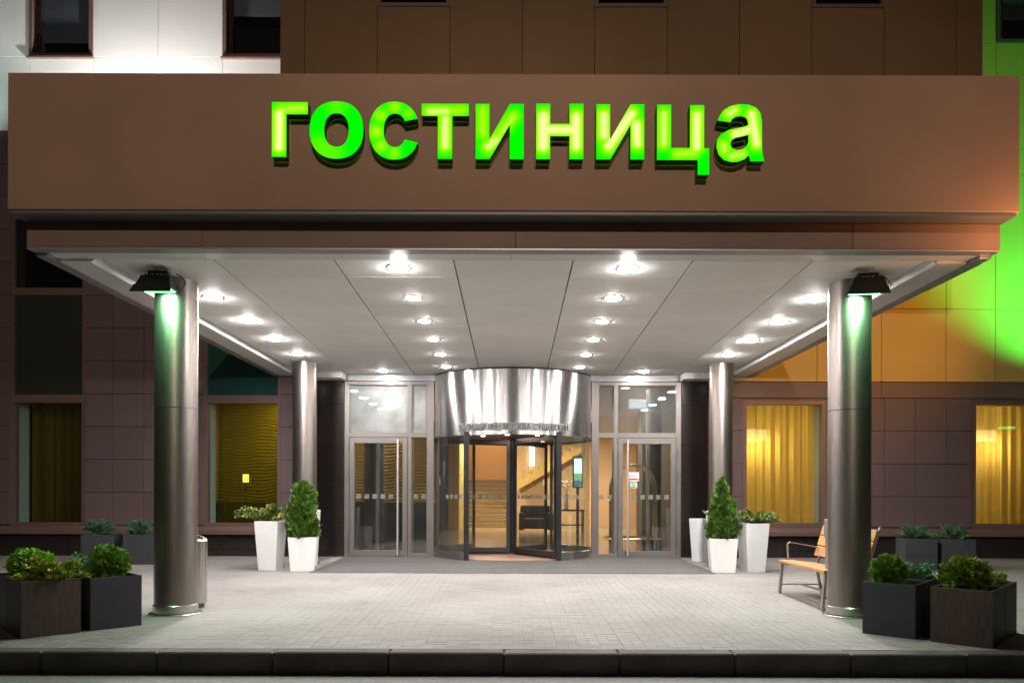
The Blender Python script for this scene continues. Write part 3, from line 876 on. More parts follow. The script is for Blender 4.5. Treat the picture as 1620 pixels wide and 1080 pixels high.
# ------------------------------------------------------------------ floodlights on the columns
def floodlight(x, y, yaw, lab):
    f = thing('floodlight', lab, 'floodlight', (x, y, CZ), yaw, 'floodlights at the column heads')
    m = MB()
    zt, zb = -0.05, -0.185
    # sloping housing: narrower on top
    m.hexa([(-0.205, -0.12, zb), (0.165, -0.12, zb), (0.165, 0.10, zb), (-0.205, 0.10, zb), (-0.15, -0.075, zt), (0.14, -0.075, zt), (0.14, 0.06, zt), (-0.15, 0.06, zt)])
    m.build('housing', M['housing'], f, True, 0.006)
    MB().hexa([(-0.235, -0.145, zb - 0.05), (0.18, -0.145, zb - 0.05), (0.18, -0.135, zb - 0.05), (-0.235, -0.135, zb - 0.05), (-0.2, -0.12, zb + 0.03), (0.165, -0.12, zb + 0.03), (0.165, -0.11, zb + 0.03), (-0.2, -0.11, zb + 0.03)]).build('visor', M['housing'], f, True)
    m = MB()
    for k in range(6): m.box(-0.12 + 0.045 * k, -0.112 + 0.045 * k, -0.05, 0.05, zt - 0.004, zt + 0.022)
    m.build('cooling_fin', M['housing'], f, True)
    m = MB(); m.box(-0.1, 0.1, -0.035, 0.035, -0.012, 0.0); m.box(-0.1, -0.09, -0.025, 0.025, -0.06, -0.012); m.box(0.09, 0.1, -0.025, 0.025, -0.06, -0.012)
    m.build('bracket', M['housing'], f, True)
    pts = [(0.13, 0.05, -0.12), (0.2, 0.06, -0.17), (0.25, 0.06, -0.10), (0.2, 0.08, -0.03), (0.15, 0.06, -0.002)]
    MB().tube(pts, 0.006, 6).build('cable', M['housing'], f, True)
    MB().box(-0.17, 0.14, -0.09, 0.08, zb - 0.006, zb - 0.002).build('lens', emit('green_lens', (0.35, 1.0, 0.5), 4), f, True)
    l = light('AREA', 'flood_lamp', (0, 0, 0), 50, (0.34, 1.0, 0.48), None, shape='RECTANGLE', size=0.3, size_y=0.14, spread=R(150))
    l.parent = f; l.location = (-0.01, -0.01, zb - 0.02)
    d = Vector((0, 0.45, -1)); l.rotation_euler = d.to_track_quat('-Z', 'Y').to_euler()
    return f
floodlight(-3.60, 8.09, 0.0, 'dark floodlight with green light at the head of the left front column')
floodlight(3.60, 8.09, R(-8), 'dark floodlight with green light at the head of the right front column')

# ================================================================== ENTRANCE GLAZING
def glazing(sx, side):
    """fixed glazed screen with a hinged door, mirrored for the right"""
    g = thing('glazed_screen', f'aluminium framed glass screen to the {side} of the revolving door', 'glazing', (sx * 2.3, YF, 0))
    def bx(name, m, x0, x1, y0, y1, z0, z1, par=g, bev=0.004):
        a, b = sorted((sx * x0, sx * x1))
        return MB().box(a, b, y0, y1, z0, z1).build(name, m, par, bevel=bev)
    # distances from the middle, from the photograph's left half
    xo, xd0, xd1, xm0, xs1, xp = [(811 - p) / F * YF for p in (545, 553, 645, 651, 675, 688)]
    top = CZ - 0.12
    zt0, zt1 = Z(692, YF), Z(685, YF)
    ya, yb = YF - 0.02, YF + 0.08
    bx('jamb', M['frame'], xo, xd0, ya, yb, 0, top)
    bx('post', M['frame'], xs1, xp + 0.02, ya - 0.01, yb, 0, top)
    bx('mullion', M['frame'], xm0, xd1, ya, yb, 0, top)
    bx('header', M['frame'], xd0, xd1, ya, yb, top - 0.07, top); bx('header', M['frame'], xm0, xs1, ya, yb, top - 0.07, top)
    bx('transom', M['frame'], xd0, xd1, ya - 0.004, yb, zt0, zt1 + 0.01); bx('transom', M['frame'], xm0, xs1, ya - 0.004, yb, zt0, zt1 + 0.01)
    bx('bottom_rail', M['frame'], xm0, xs1, ya, yb, 0, 0.06)
    bx('closer_strip', M['trim'], xo, xp, YF - 0.05, YF + 0.1, top + 0.003, CZ - 0.004)
    bx('top_pane', M['glass_frost' if sx < 0 else 'glass_transom'], xd0, xd1, YF + 0.03, YF + 0.042, zt1 + 0.01, top - 0.07, bev=0)
    bx('top_pane', M['glass_frost' if sx < 0 else 'glass_transom'], xm0, xs1, YF + 0.03, YF + 0.042, zt1 + 0.01, top - 0.07, bev=0)
    bx('side_pane', M['glass_door'], xm0, xs1, YF + 0.03, YF + 0.042, 0.06, zt0, bev=0)
    m = MB(); z0 = Z(789, YF) ; q = 0.085
    for px in (654, 667):
        xx = (811 - px) / F * YF
        a, b = sorted((sx * xx, sx * (xx - q)))
        MB().box(a, b, YF + 0.026, YF + 0.029, z0, z0 + q).build('decal', M['decal'], g)
    # the door leaf
    d = thing('glass_door', f'hinged glass door with long steel pull handle {side} of the revolving door', 'door', (sx * (xd0 + xd1) / 2, YF, 0))
    dz1 = zt0 - 0.008
    gx0, gx1 = (811 - 561) / F * YF, (811 - 637) / F * YF
    def dx(name, m, x0, x1, y0, y1, z0, z1, bev=0.004): return bx(name, m, x0, x1, y0, y1, z0, z1, d, bev)
    y0, y1 = YF - 0.035, YF + 0.04
    dx('stile', M['frame'], xd0 - 0.006, gx0, y0, y1, 0.012, dz1)
    dx('stile', M['frame'], gx1, xd1 + 0.006, y0, y1, 0.012, dz1)
    dx('rail', M['frame'], gx0, gx1, y0, y1, dz1 - 0.105, dz1)
    dx('rail', M['frame'], gx0, gx1, y0, y1, 0.012, 0.115)
    dx('pane', M['glass_door'], gx0, gx1, YF, YF + 0.012, 0.115, dz1 - 0.105, 0)
    hx = (811 - 630) / F * YF
    MB().tube([(sx * hx, y0 - 0.06, 0.03), (sx * hx, y0 - 0.06, dz1 - 0.04)], 0.019, 12).build('pull_handle', M['handle'], d)
    for zz in (0.10, dz1 - 0.12):
        MB().tube([(sx * hx, y0 - 0.06, zz), (sx * hx, y0 + 0.01, zz)], 0.010, 8).build('handle_standoff', M['steel_pol'], d)
    for zz in (0.22, 1.45, 1.9):
        MB().cyl((sx * (xd0 + 0.004), y0 - 0.012, zz), 0.013, 0.17, 10).build('hinge', M['steel'], d)
    for px in (564, 577, 589, 602, 615):
        xx = (811 - px) / F * YF
        a, b = sorted((sx * xx, sx * (xx - q)))
        MB().box(a, b, YF - 0.004, YF - 0.001, z0, z0 + q).build('decal', M['decal'], d)
    MB().cyl((sx * (gx1 - 0.05), y0 - 0.004, 1.0), 0.016, 0.006, 12, axis='Y').build('lock', M['steel'], d)
    return g, d
gl_l, dr_l = glazing(-1, 'left')
gl_r, dr_r = glazing(1, 'right')
# notices on the right door
def notice(px0, px1, py0, py1, lab, bands):
    y = YF - 0.012
    n_ = thing('paper_notice', lab, 'notice', (X((px0 + px1) / 2, y), y, Z(py1, y)))
    box('sheet', M['paper'], n_, X(px0, y), X(px1, y), y, y + 0.004, Z(py1, y), Z(py0, y))
    for (a, b, c, d, mm) in bands:
        w_, h_ = X(px1, y) - X(px0, y), Z(py0, y) - Z(py1, y)
        box('print', mm, n_, X(px0, y) + a * w_, X(px0, y) + b * w_, y - 0.0015, y - 0.0003, Z(py1, y) + c * h_, Z(py1, y) + d * h_)
notice(994, 1011, 746, 760, 'white notice with a red stripe on the right glass door', [(0.04, 0.96, 0.12, 0.3, M['paper_red']), (0.1, 0.9, 0.7, 0.76, M['trim']), (0.1, 0.8, 0.52, 0.58, M['trim'])])
notice(997, 1008, 760.5, 771, 'small green and white notice below the red striped one', [(0.05, 0.95, 0.05, 0.3, M['paper_green']), (0.05, 0.95, 0.74, 0.95, M['paper_green']), (0.3, 0.7, 0.42, 0.6, M['trim'])])

# ------------------------------------------------------------------ revolving door
rev = thing('revolving_door', 'revolving glass door with curved brushed steel drum in the middle of the entrance', 'revolving door', (DOORC[0], DOORC[1], 0))
cx, cy = DOORC
A_SIDE = math.asin(0.975 / 1.0 * 1.475 / DR)          # where the drum meets the screens
aL, aR = -PI / 2 - A_SIDE - 0.02, -PI / 2 + A_SIDE + 0.02
ZD0 = Z(693, YF)
MB().arc((cx, cy, 0), DR - 0.08, DR, ZD0 + 0.075, CZ - 0.03, aL, aR, 64).build('drum', M['steel_drum'], rev)
MB().arc((cx, cy, 0), DR - 0.09, DR + 0.012, ZD0, ZD0 + 0.072, aL, aR, 64).build('drum_rim', M['steel_drum'], rev)
MB().arc((cx, cy, 0), DR - 0.06, DR - 0.012, CZ - 0.03, CZ + 0.02, aL, aR, 64).build('drum_reveal', M['dark'], rev)
MB().arc((cx, cy, 0), DR - 0.08, DR, ZD0, ZD0 + 0.3, PI / 2 - 2.2, PI / 2 + 2.2 - 0.02, 48).build('rear_drum', M['steel_dark'], rev)
MB().cyl((cx, cy, ZD0 + 0.03), DR - 0.085, 0.03, 64).build('drum_ceiling', mat('drum_ceiling', (0.16, 0.13, 0.11), 0.4), rev)
# curved side glass with steel plinth; black posts at the opening
aO = math.asin(0.822 / DR)
for s_ in (-1, 1):
    for (b0, b1) in ((-PI / 2 + s_ * aO, -PI / 2 + s_ * (A_SIDE + 0.0)), (PI / 2 - s_ * aO, PI / 2 - s_ * (A_SIDE + 0.25))):
        a0, a1 = sorted((b0, b1))
        MB().arc((cx, cy, 0), DR - 0.036, DR - 0.024, 0.13, ZD0, a0, a1, 20).build('curved_pane', M['glass_door'], rev)
        MB().arc((cx, cy, 0), DR - 0.06, DR + 0.004, 0.0, 0.13, a0, a1, 20).build('steel_plinth', M['steel_drum'], rev)
    px, py = cx + s_ * 0.822, cy - math.sqrt(DR * DR - 0.822 ** 2)
    box('black_post', M['black'], rev, px - 0.045, px + 0.045, py - 0.05, py + 0.04, -0.03, ZD0 + 0.06, 0.004)
    box('rear_post', M['steel_dark'], rev, px - 0.03, px + 0.03, 2 * cy - py - 0.04, 2 * cy - py + 0.04, 0, ZD0, 0.004)
    # square decals at eye level, curved onto the glass
    for k in range(4):
        a = -PI / 2 + s_ * (aO + 0.085 + 0.075 * k)
        MB().arc((cx, cy, 0), DR - 0.022, DR - 0.019, Z(789, 14.2), Z(789, 14.2) + 0.075, a - 0.022, a + 0.022, 2).build('decal', M['decal'], rev)
# floor disc
MB().cyl((cx, cy, -0.008), DR - 0.06, 0.014, 64).build('floor_disc', mat('door_floor', (0.36, 0.22, 0.17), 0.5, 0, 0.15, 12), rev)
# three wings on the centre shaft
MB().cyl((cx, cy, 0.02), 0.05, ZD0 + 0.02, 20).build('centre_shaft', M['black'], rev)
wing_len = DR - 0.10
def wing(ang):
    wo = bpy.data.objects.new('wing', None)
    m = MB()
    fw = 0.07
    x0, x1 = 0.05, wing_len
    z0, z1 = 0.02, ZD0 + 0.02
    m.box(x0, x0 + fw, -0.022, 0.022, z0, z1); m.box(x1 - 0.06, x1, -0.022, 0.022, z0, z1)
    m.box(x0 + fw, x1 - 0.06, -0.022, 0.022, z1 - 0.09, z1); m.box(x0 + fw, x1 - 0.06, -0.022, 0.022, z0 + 0.03, z0 + 0.12)
    o = m.build('wing', M['steel_dark'], rev, True, fixn=False)
    o.rotation_euler = (0, 0, ang)
    MB().box(x0 + fw, x1 - 0.06, -0.005, 0.005, z0 + 0.12, z1 - 0.09).build('wing_pane', M['glass_door'], o, True)
    MB().box(x0, x1, -0.008, 0.008, z0 - 0.012, z0 + 0.03).build('brush_seal', M['black'], o, True)
    zz = Z(789, 15.0)
    for k in range(9):
        MB().box(0.2 + 0.13 * k, 0.275 + 0.13 * k, -0.009, -0.006, zz, zz + 0.08).build('decal', M['decal'], o, True)
    return o
for a in (-58.5, 61.5, 181.5): wing(R(a))
for (ax, ay) in ((-0.55, 14.75), (-0.1, 14.45), (0.45, 14.55), (0.75, 15.2), (-0.9, 15.3)):
    MB().cyl((ax, ay, ZD0 + 0.024), 0.04, 0.006, 16).build('drum_downlight', M['lens_warm'], rev)
light('AREA', 'drum_lamp', (0, 15.0, ZD0 + 0.015), 6, (1, 0.85, 0.68), rev, shape='DISK', size=0.8)

# ------------------------------------------------------------------ small metal lettering on the drum
TXT = 'ХОЛИДЕЙ ИНН МОСКВА СУЩЕВСКИЙ'
nameplate = thing('name_lettering', 'small metal letters ХОЛИДЕЙ ИНН МОСКВА СУЩЕВСКИЙ on the curved steel drum', 'lettering', (cx, cy - DR, ZD0 + 0.1))
zb = ZD0 + 0.085; hgt = 0.10
a0p, a1p = -PI / 2 - math.asin(0.945 / DR), -PI / 2 + math.asin(0.965 / DR)
MB().arc((cx, cy, 0), DR + 0.022, DR + 0.027, zb - 0.012, zb + hgt + 0.018, a0p - 0.012, a1p + 0.012, 40).build('clear_plate', M['ltr_plate'], nameplate)
glyph = []
adv = 0.0
for ch in TXT:
    if ch == ' ': adv += 0.42; continue
    cu = bpy.data.curves.new('glyph', 'FONT'); cu.body = ch; cu.size = 1.0; cu.extrude = 0.06
    ob = bpy.data.objects.new('glyph', cu)
    me = bpy.data.meshes.new_from_object(ob)
    bpy.data.objects.remove(ob); bpy.data.curves.remove(cu)
    co = np.array([v.co[:] for v in me.vertices])
    if len(co) == 0: continue
    wd = co[:, 0].max() - co[:, 0].min()
    glyph.append((me, co, adv, wd)); adv += wd + 0.15
tot = adv - 0.15
span = a1p - a0p
off = wloc(nameplate)
cap = 0.72
for me, co, ad, wd in glyph:
    x0 = co[:, 0].min()
    for v, c_ in zip(me.vertices, co):
        a = a0p + span * (ad + c_[0] - x0) / tot
        r_ = DR + 0.033 + c_[2] * 0.06
        v.co = (cx + r_ * math.cos(a) - off.x, cy + r_ * math.sin(a) - off.y, zb + hgt * c_[1] / cap - off.z)
    me.materials.clear(); me.materials.append(M['ltr_metal'])
    o = bpy.data.objects.new('letter', me); link(o); o.parent = nameplate

# ================================================================== INTERIOR
LY1 = 31.0
def st(name, m, *b): return struct(box(name, m, None, *b))
st('lobby_floor', M['lobby_floor'], -12.8, 13.8, YF + 0.26, 36, -0.06, -0.002)
st('lobby_ceiling', M['cream'], -12.8, 13.8, YF + 0.30, 30.2, 3.45, 3.55)
st('lobby_ceiling_rear', M['cream'], 0.3, 13.8, 30.2, 36, 3.45, 3.55)
st('stairwell_wall', M['tan_wall'], -2.3, 0.5, 30.25, 30.4, 3.56, 6.6)
st('stairwell_side', M['cream'], 0.31, 0.45, 30.41, 36, 3.56, 6.6)
st('stairwell_side_left', M['cream'], -2.3, -2.11, 30.41, 36, 3.0, 6.6)
st('lobby_wall_back', M['tan_wall'], -12.8, 13.8, 36, 36.2, -0.05, 7)
st('lobby_wall_side', M['dark_wall'], -12.8, -12.6, YF + 0.26, 36, 0, 3.45)
st('restaurant_wall', M['dark_wall'], 3.45, 3.6, YF + 0.26, 22.0, 0, 3.44)
st('lobby_wall_right', M['dark_wall'], 4.6, 4.75, 22.0, 36, 0, 3.44)
st('restaurant_back_wall', M['tan_wall'], 3.6, 13.8, 19.4, 19.6, 0, 3.44)
st('partition_wall', M['dark_wall'], -7.1, -6.95, YF + 0.26, 20.0, 0, 3.44)
# tan wall beside the stair, seen through the right of the revolving door
st('stair_side_wall', M['tan_wall'], 0.06, 4.6, 29.6, 29.8, 0, 3.44)
st('stair_left_wall', M['cream'], -2.1, -1.75, 26.0, 36, 0, 3.44)
# gold relief wall
def gold_wall(x0, x1, z0, z1, y):
    nx, nz = int((x1 - x0) / 0.035), int((z1 - z0) / 0.022)
    vs, fs = [], []
    for j in range(nz + 1):
        for i in range(nx + 1):
            x = x0 + (x1 - x0) * i / nx; z = z0 + (z1 - z0) * j / nz
            ph = z * 84 + 2.4 * math.sin(x * 4.2 + z * 1.3) + 1.2 * math.sin(x * 9.1 - z * 2.0)
            vs.append((x, y - 0.018 * (0.5 + 0.5 * math.sin(ph)), z))
    for j in range(nz):
        for i in range(nx):
            a = j * (nx + 1) + i
            fs.append((a, a + 1, a + nx + 2, a + nx + 1))
    m = MB(); m.add(vs, fs, True)
    m.box(x0, x1, y + 0.02, y + 0.2, 0, 3.44)
    return m.build('gold_relief_wall', M['gold_wall'], None, fixn=False)
o = gold_wall(-6.9, -1.78, 0.75, 3.2, 18.4)
tag(o, 'gold wall with wavy relief inside the lobby, left of the revolving door', 'wall')
struct(box('lobby_bench_wall', M['dark_wall'], None, -6.9, -1.75, 17.9, 18.33, 0, 0.98))
for sx, side in ((-1, 'left'), (1, 'right')):  # solid dark columns added in place of the front columns' reflections in the glass
    lc = thing('reflected_column', f'dark round column inside the lobby behind the {side} glass door', 'column', (sx * 3.05, 17.5, 0))
    MB().cyl((0, 0, 0), 0.21, 3.44, 36).build('shaft', M['dark_wall'], lc, True)
    MB().cyl((0, 0, 0), 0.225, 0.1, 36).build('base', M['steel_dark'], lc, True)
# staircase
stair = thing('staircase', 'stone staircase rising to a landing behind the revolving door', 'staircase', (-0.9, 29.0, 0))
for k in range(11):
    y = 29.0 + 0.3 * k
    box('step', M['stair'], stair, -1.74, 0.03, y, 33.5, 0.165 * k, 0.165 * (k + 1) - 0.03, 0.008)
    box('nosing', M['cream'], stair, -1.74, 0.03, y - 0.012, y + 0.03, 0.165 * (k + 1) - 0.03, 0.165 * (k + 1) - 0.012)
# upper flight running up along the side wall
uf = thing('stair_flight', 'pale upper stair flight climbing to the right along the tan lobby wall', 'stair flight', (1.2, 29.2, 1.6))
m = MB()
for k in range(8):
    m.box(0.15 + 0.28 * k, 0.45 + 0.28 * k, 29.0, 29.55, 1.55 + 0.165 * k, 1.80 + 0.165 * k)
m.build('steps', M['cream'], uf)
MB().hexa([(0.15, 28.96, 1.35), (2.5, 28.96, 2.72), (2.5, 28.99, 2.72), (0.15, 28.99, 1.35), (0.15, 28.96, 1.6), (2.5, 28.96, 2.97), (2.5, 28.99, 2.97), (0.15, 28.99, 1.6)]).build('stringer', M['cream'], uf)
tag(MB().box(0.62, 0.80, 29.5, 29.57, 2.25, 3.3).build('light_panel', emit('light_panel', (1, 0.93, 0.78), 7)), 'tall bright light strip on the wall above the stair flight', 'light strip')
# armchair, console and vase
ac = thing('armchair', 'black leather armchair seen through the revolving door', 'armchair', (0.75, 25.2, 0))
m = MB(); m.box(0.25, 1.2, 24.8, 25.6, 0.12, 0.45); m.build('seat', M['leather'], ac, bevel=0.05)
MB().box(0.25, 1.2, 25.55, 25.8, 0.1, 0.85).build('backrest', M['leather'], ac, bevel=0.06)
for xx in (0.2, 1.1): MB().box(xx, xx + 0.17, 24.75, 25.6, 0.08, 0.62).build('armrest', M['leather'], ac, bevel=0.04)
cs = thing('console_table', 'dark console table with vase behind the revolving door', 'table', (1.75, 25.6, 0))
MB().box(1.35, 2.3, 25.4, 25.8, 0.66, 0.72).build('tabletop', M['leather'], cs, bevel=0.005)
for xx in (1.37, 2.22):
    MB().box(xx, xx + 0.06, 25.43, 25.77, 0, 0.66).build('leg', M['leather'], cs)
MB().box(1.43, 2.22, 25.5, 25.7, 0.2, 0.24).build('shelf', M['leather'], cs)
vs_ = thing('orchid_vase', 'white vase with orchids on the dark console table', 'vase', (1.72, 25.6, 0.72))
MB().lathe((0, 0, 0), [(0.0001, 0), (0.06, 0), (0.085, 0.08), (0.055, 0.3), (0.075, 0.5), (0.06, 0.5)], 20).build('vase', M['white_pot'], vs_, True)
m = MB()
for k in range(5):
    a = k * 1.3
    m.tube([(0, 0, 0.45), (0.08 * math.cos(a), 0.08 * math.sin(a), 0.7), (0.25 * math.cos(a), 0.2 * math.sin(a), 0.85)], 0.006, 5)
m.build('stem', M['bark'], vs_, True)
m = MB()
for k in range(16):
    a = random.uniform(0, 6.28); r_ = random.uniform(0.1, 0.28); z_ = 0.72 + random.uniform(0, 0.2)
    m.lathe((r_ * math.cos(a), r_ * 0.8 * math.sin(a), z_), [(0.0001, 0), (0.045, 0.02), (0.02, 0.035), (0.0001, 0.03)], 6)
m.build('blossom', M['paper'], vs_, True)
# information screen
scr = thing('information_screen', 'tall lit information screen behind the right curved glass', 'screen', (1.46, 18.0, 0))
box('screen_body', M['black'], scr, X(906, 18), X(922, 18), 18.005, 18.07, Z(771, 18), Z(721, 18), 0.008)
xa, xb = X(908, 18), X(920.5, 18)
za, zc = Z(769.5, 18), Z(723, 18); hh = zc - za
for (f0, f1, col, e_) in ((0.0, 0.04, (0.02, 0.5, 0.12), 1.2), (0.04, 0.22, (0.25, 0.35, 0.5), 0.8), (0.22, 0.46, (0.3, 0.8, 0.38), 1.2), (0.46, 0.96, (0.85, 1.0, 1.0), 2.2), (0.96, 1.0, (0.1, 0.6, 0.25), 1.2)):
    box('display_band', emit('display', col, e_), scr, xa, xb, 18.0, 18.004, za + f0 * hh, za + f1 * hh - 0.003)
box('stand', M['black'], scr, (xa + xb) / 2 - 0.03, (xa + xb) / 2 + 0.03, 18.03, 18.08, 0, Z(771, 18))
box('foot', M['black'], scr, (xa + xb) / 2 - 0.18, (xa + xb) / 2 + 0.18, 17.9, 18.2, 0, 0.02)
# luggage cart
cart = thing('luggage_cart', 'brass birdcage luggage cart with red deck behind the right glass door', 'luggage cart', (2.55, 16.9, 0))
box('deck', M['red'], cart, 2.0, 3.1, 16.6, 17.2, 0.24, 0.28, 0.01)
MB().tube([(1.98, 16.58, 0.25), (3.12, 16.58, 0.25), (3.12, 17.22, 0.25), (1.98, 17.22, 0.25)], 0.022, 8, True).build('bumper_rail', M['brass'], cart)
for k, yy in enumerate((16.64, 16.8, 17.0, 17.16)):
    pts = []
    for i in range(25):
        t = i / 24
        a = PI * t
        pts.append((2.55 - 0.46 * math.cos(a), yy + 0.0 * t, 1.3 + 0.5 * math.sin(a)))
    pts = [(2.09, yy, 0.28)] + pts + [(3.01, yy, 0.28)]
    MB().tube(pts, 0.016, 8).build('arch', M['brass'], cart)
MB().tube([(2.06, 16.64, 1.05), (2.06, 17.16, 1.05)], 0.012, 6).build('crossbar', M['brass'], cart)
MB().tube([(3.04, 16.64, 1.05), (3.04, 17.16, 1.05)], 0.012, 6).build('crossbar', M['brass'], cart)
for (xx, yy) in ((2.1, 16.68), (3.0, 16.68), (2.1, 17.12), (3.0, 17.12)):
    MB().cyl((xx - 0.02, yy, 0.10), 0.1, 0.04, 16, axis='X').build('wheel', M['black'], cart)
    MB().tube([(xx, yy, 0.1), (xx, yy, 0.25)], 0.012, 6).build('caster_fork', M['brass'], cart)
# inner vestibule posts
for sx in (-1, 1):
    o = thing('vestibule_frame', ('left' if sx < 0 else 'right') + ' inner glass partition of the vestibule behind the door', 'partition', (sx * 2.75, 16.2, 0))
    for xx in (2.05, 2.75, 3.35):
        box('post', M['frame'], o, sx * xx - 0.03, sx * xx + 0.03, 16.16, 16.24, 0, 3.3)
    a, b = sorted((sx * 2.05, sx * 3.35))
    box('rail', M['frame'], o, a, b, 16.17, 16.23, 2.2, 2.28)
# glowing sign behind the right transom
es = thing('exit_sign', 'pale lit sign hanging behind the right transom window', 'sign', (2.6, 16.6, 2.75))
box('sign_body', M['ring'], es, 2.42, 2.86, 16.62, 16.68, 2.96, 3.16, 0.005)
box('lit_face', emit('exit_face', (0.75, 0.85, 1.0), 1.1), es, 2.44, 2.84, 16.612, 16.618, 2.98, 3.12)
# lobby lamps (recessed, warm) with visible lenses
def lobby_lamp(x, y, p, lab, col=(1, 0.80, 0.55), z=3.45):
    d = thing('lobby_downlight', lab, 'downlight', (x, y, z), 0, 'warm downlights in the lobby ceiling')
    MB().cyl((x, y, z - 0.012), 0.09, 0.01, 20).build('lens', emit('lobby_lens', col, 6), d)
    light('AREA', 'lobby_lamp', (x, y, z - 0.03), p, col, d, shape='DISK', size=0.5)
for (x, y, p, lab) in ((-0.9, 27.6, 290, 'warm ceiling downlight before the lobby stairs'), (2.2, 26.4, 380, 'warm ceiling downlight over the armchair'), (0.8, 22.0, 95, 'warm ceiling downlight in the middle of the lobby'),
                       (-3.0, 17.6, 13, 'warm ceiling downlight washing the gold wall near the entrance'), (-5.1, 17.5, 42, 'warm ceiling downlight washing the gold wall near the window'),
                       (2.4, 17.0, 30, 'warm ceiling downlight behind the luggage cart')):
    lobby_lamp(x, y, p, lab)
lobby_lamp(2.75, 16.0, 16, 'warm downlight added above the luggage cart to brighten it', (1, 0.88, 0.7))  # extra lamp added to brighten the brass of the cart
lobby_lamp(-0.9, 32.5, 300, 'warm ceiling downlight over the stair landing', (1, 0.72, 0.45), 6.4)
struct(box('stairwell_ceiling', M['cream'], None, -2.1, 0.3, 31.2, 36, 6.5, 6.6))

# ------------------------------------------------------------------ curtains
def curtain(x0, x1, z0, z1, y, m, lab, amp=0.055, freq=30, seed=0):
    r_ = random.Random(seed)
    ph = [r_.uniform(0, 6.28) for _ in range(4)]
    n = int((x1 - x0) / 0.012)
    vs, fs = [], []
    for k, z in enumerate((z0, (z0 + z1) / 2, z1)):
        for i in range(n + 1):
            x = x0 + (x1 - x0) * i / n
            yy = y + amp * (math.sin(freq * x + ph[0] + 1.5 * math.sin(3.1 * x + ph[1])) + 0.45 * math.sin(2.3 * freq * x + ph[2] + 0.3 * k)) * (1.0 - 0.12 * k)
            vs.append((x, yy, z))
    for k in range(2):
        for i in range(n):
            a = k * (n + 1) + i
            fs.append((a, a + 1, a + n + 2, a + n + 1))
    o = MB().add(vs, fs, True).build('curtain', m, None, fixn=False)
    return tag(o, lab, 'curtain', 'sheer curtains in the ground floor windows')
M['sheer_gold'] = sheer('sheer_gold', (0.66, 0.48, 0.10), 0.20, 0.8)
M['sheer_dim'] = sheer('sheer_dim', (0.12, 0.12, 0.018), 0.34, 0.8, (0.8, 0.9, 0.2))
M['sheer_dark'] = sheer('sheer_dark', (0.20, 0.15, 0.025), 0.15, 0.6)
curtain(R1[0] + 0.035, R1[1] - 0.035, 0.3, 3.1, 15.55, M['sheer_gold'], 'lit gold sheer curtain in the window beside the white planters', seed=1)
curtain(R2[0] + 0.035, R2[1] - 0.035, 0.3, 3.1, 15.55, M['sheer_gold'], 'lit gold sheer curtain in the far right window', seed=2)
curtain(L2[0] + 0.035, L2[1] - 0.035, 0.3, 3.1, 15.55, M['sheer_dim'], 'olive sheer curtain before the gold wall in the left window', seed=3)
curtain(L1[0] + 0.035, L1[1] - 0.035, 0.3, 3.1, 15.55, M['sheer_dark'], 'dark olive curtain in the unlit far left window', seed=4)
# pendant lamps in the restaurant windows
def pendant(x, y, z, lab):
    p = thing('pendant_lamp', lab, 'pendant lamp', (x, y, z), 0, 'drum pendant lamps in the restaurant')
    MB().lathe((0, 0, 0), [(0.25, 0), (0.25, 0.2), (0.245, 0.2), (0.245, 0)], 28).build('lamp_shade', emit('shade_glow', (1, 0.75, 0.38), 2.2), p, True, fixn=False)
    MB().cyl((0, 0, 0.004), 0.243, 0.006, 28).build('diffuser', emit('diffuser_glow', (1, 0.85, 0.55), 4), p, True)
    MB().tube([(0, 0, 0.2), (0, 0, 3.44 - z)], 0.008, 6).build('cord', M['paper'], p, True)
    light('POINT', 'pendant_bulb', (x, y, z - 0.15), 35, (1, 0.76, 0.42), p, shadow_soft_size=0.15)
pendant(X(1192, 15.95), 15.95, Z(695, 15.95), 'glowing drum pendant lamp behind the curtain beside the white planters')
pendant(X(1553, 15.95), 15.95, Z(695, 15.95), 'glowing drum pendant lamp behind the far right curtain')
for x, lab in ((5.2, 'warm downlight in the restaurant near the entrance'), (7.2, 'warm downlight in the middle of the restaurant'), (9.6, 'warm downlight at the far end of the restaurant')):
    lobby_lamp(x, 16.9, 42, lab, (1, 0.78, 0.42))
for x, lab in ((-8.9, 'first small downlight in the dim room at far left'), (-8.1, 'second small downlight in the dim room at far left')):
    lobby_lamp(x, 17.6, 4.0, lab, (1, 0.78, 0.45))
# wall lamp in the left window
wl = thing('wall_lamp', 'small square lit wall lamp seen through the left curtain', 'wall lamp', (X(390, 17.7), 17.7, Z(765, 17.7)))
box('lamp_shade', emit('wall_lamp_glow', (1, 0.74, 0.33), 5.0), wl, X(386, 17.7), X(394, 17.7), 17.6, 17.7, Z(764, 17.7), Z(751, 17.7), 0.01)
box('lamp_stem', M['brass'], wl, X(389.5, 17.7), X(390.5, 17.7), 17.63, 17.66, 0.98, Z(764, 17.7))

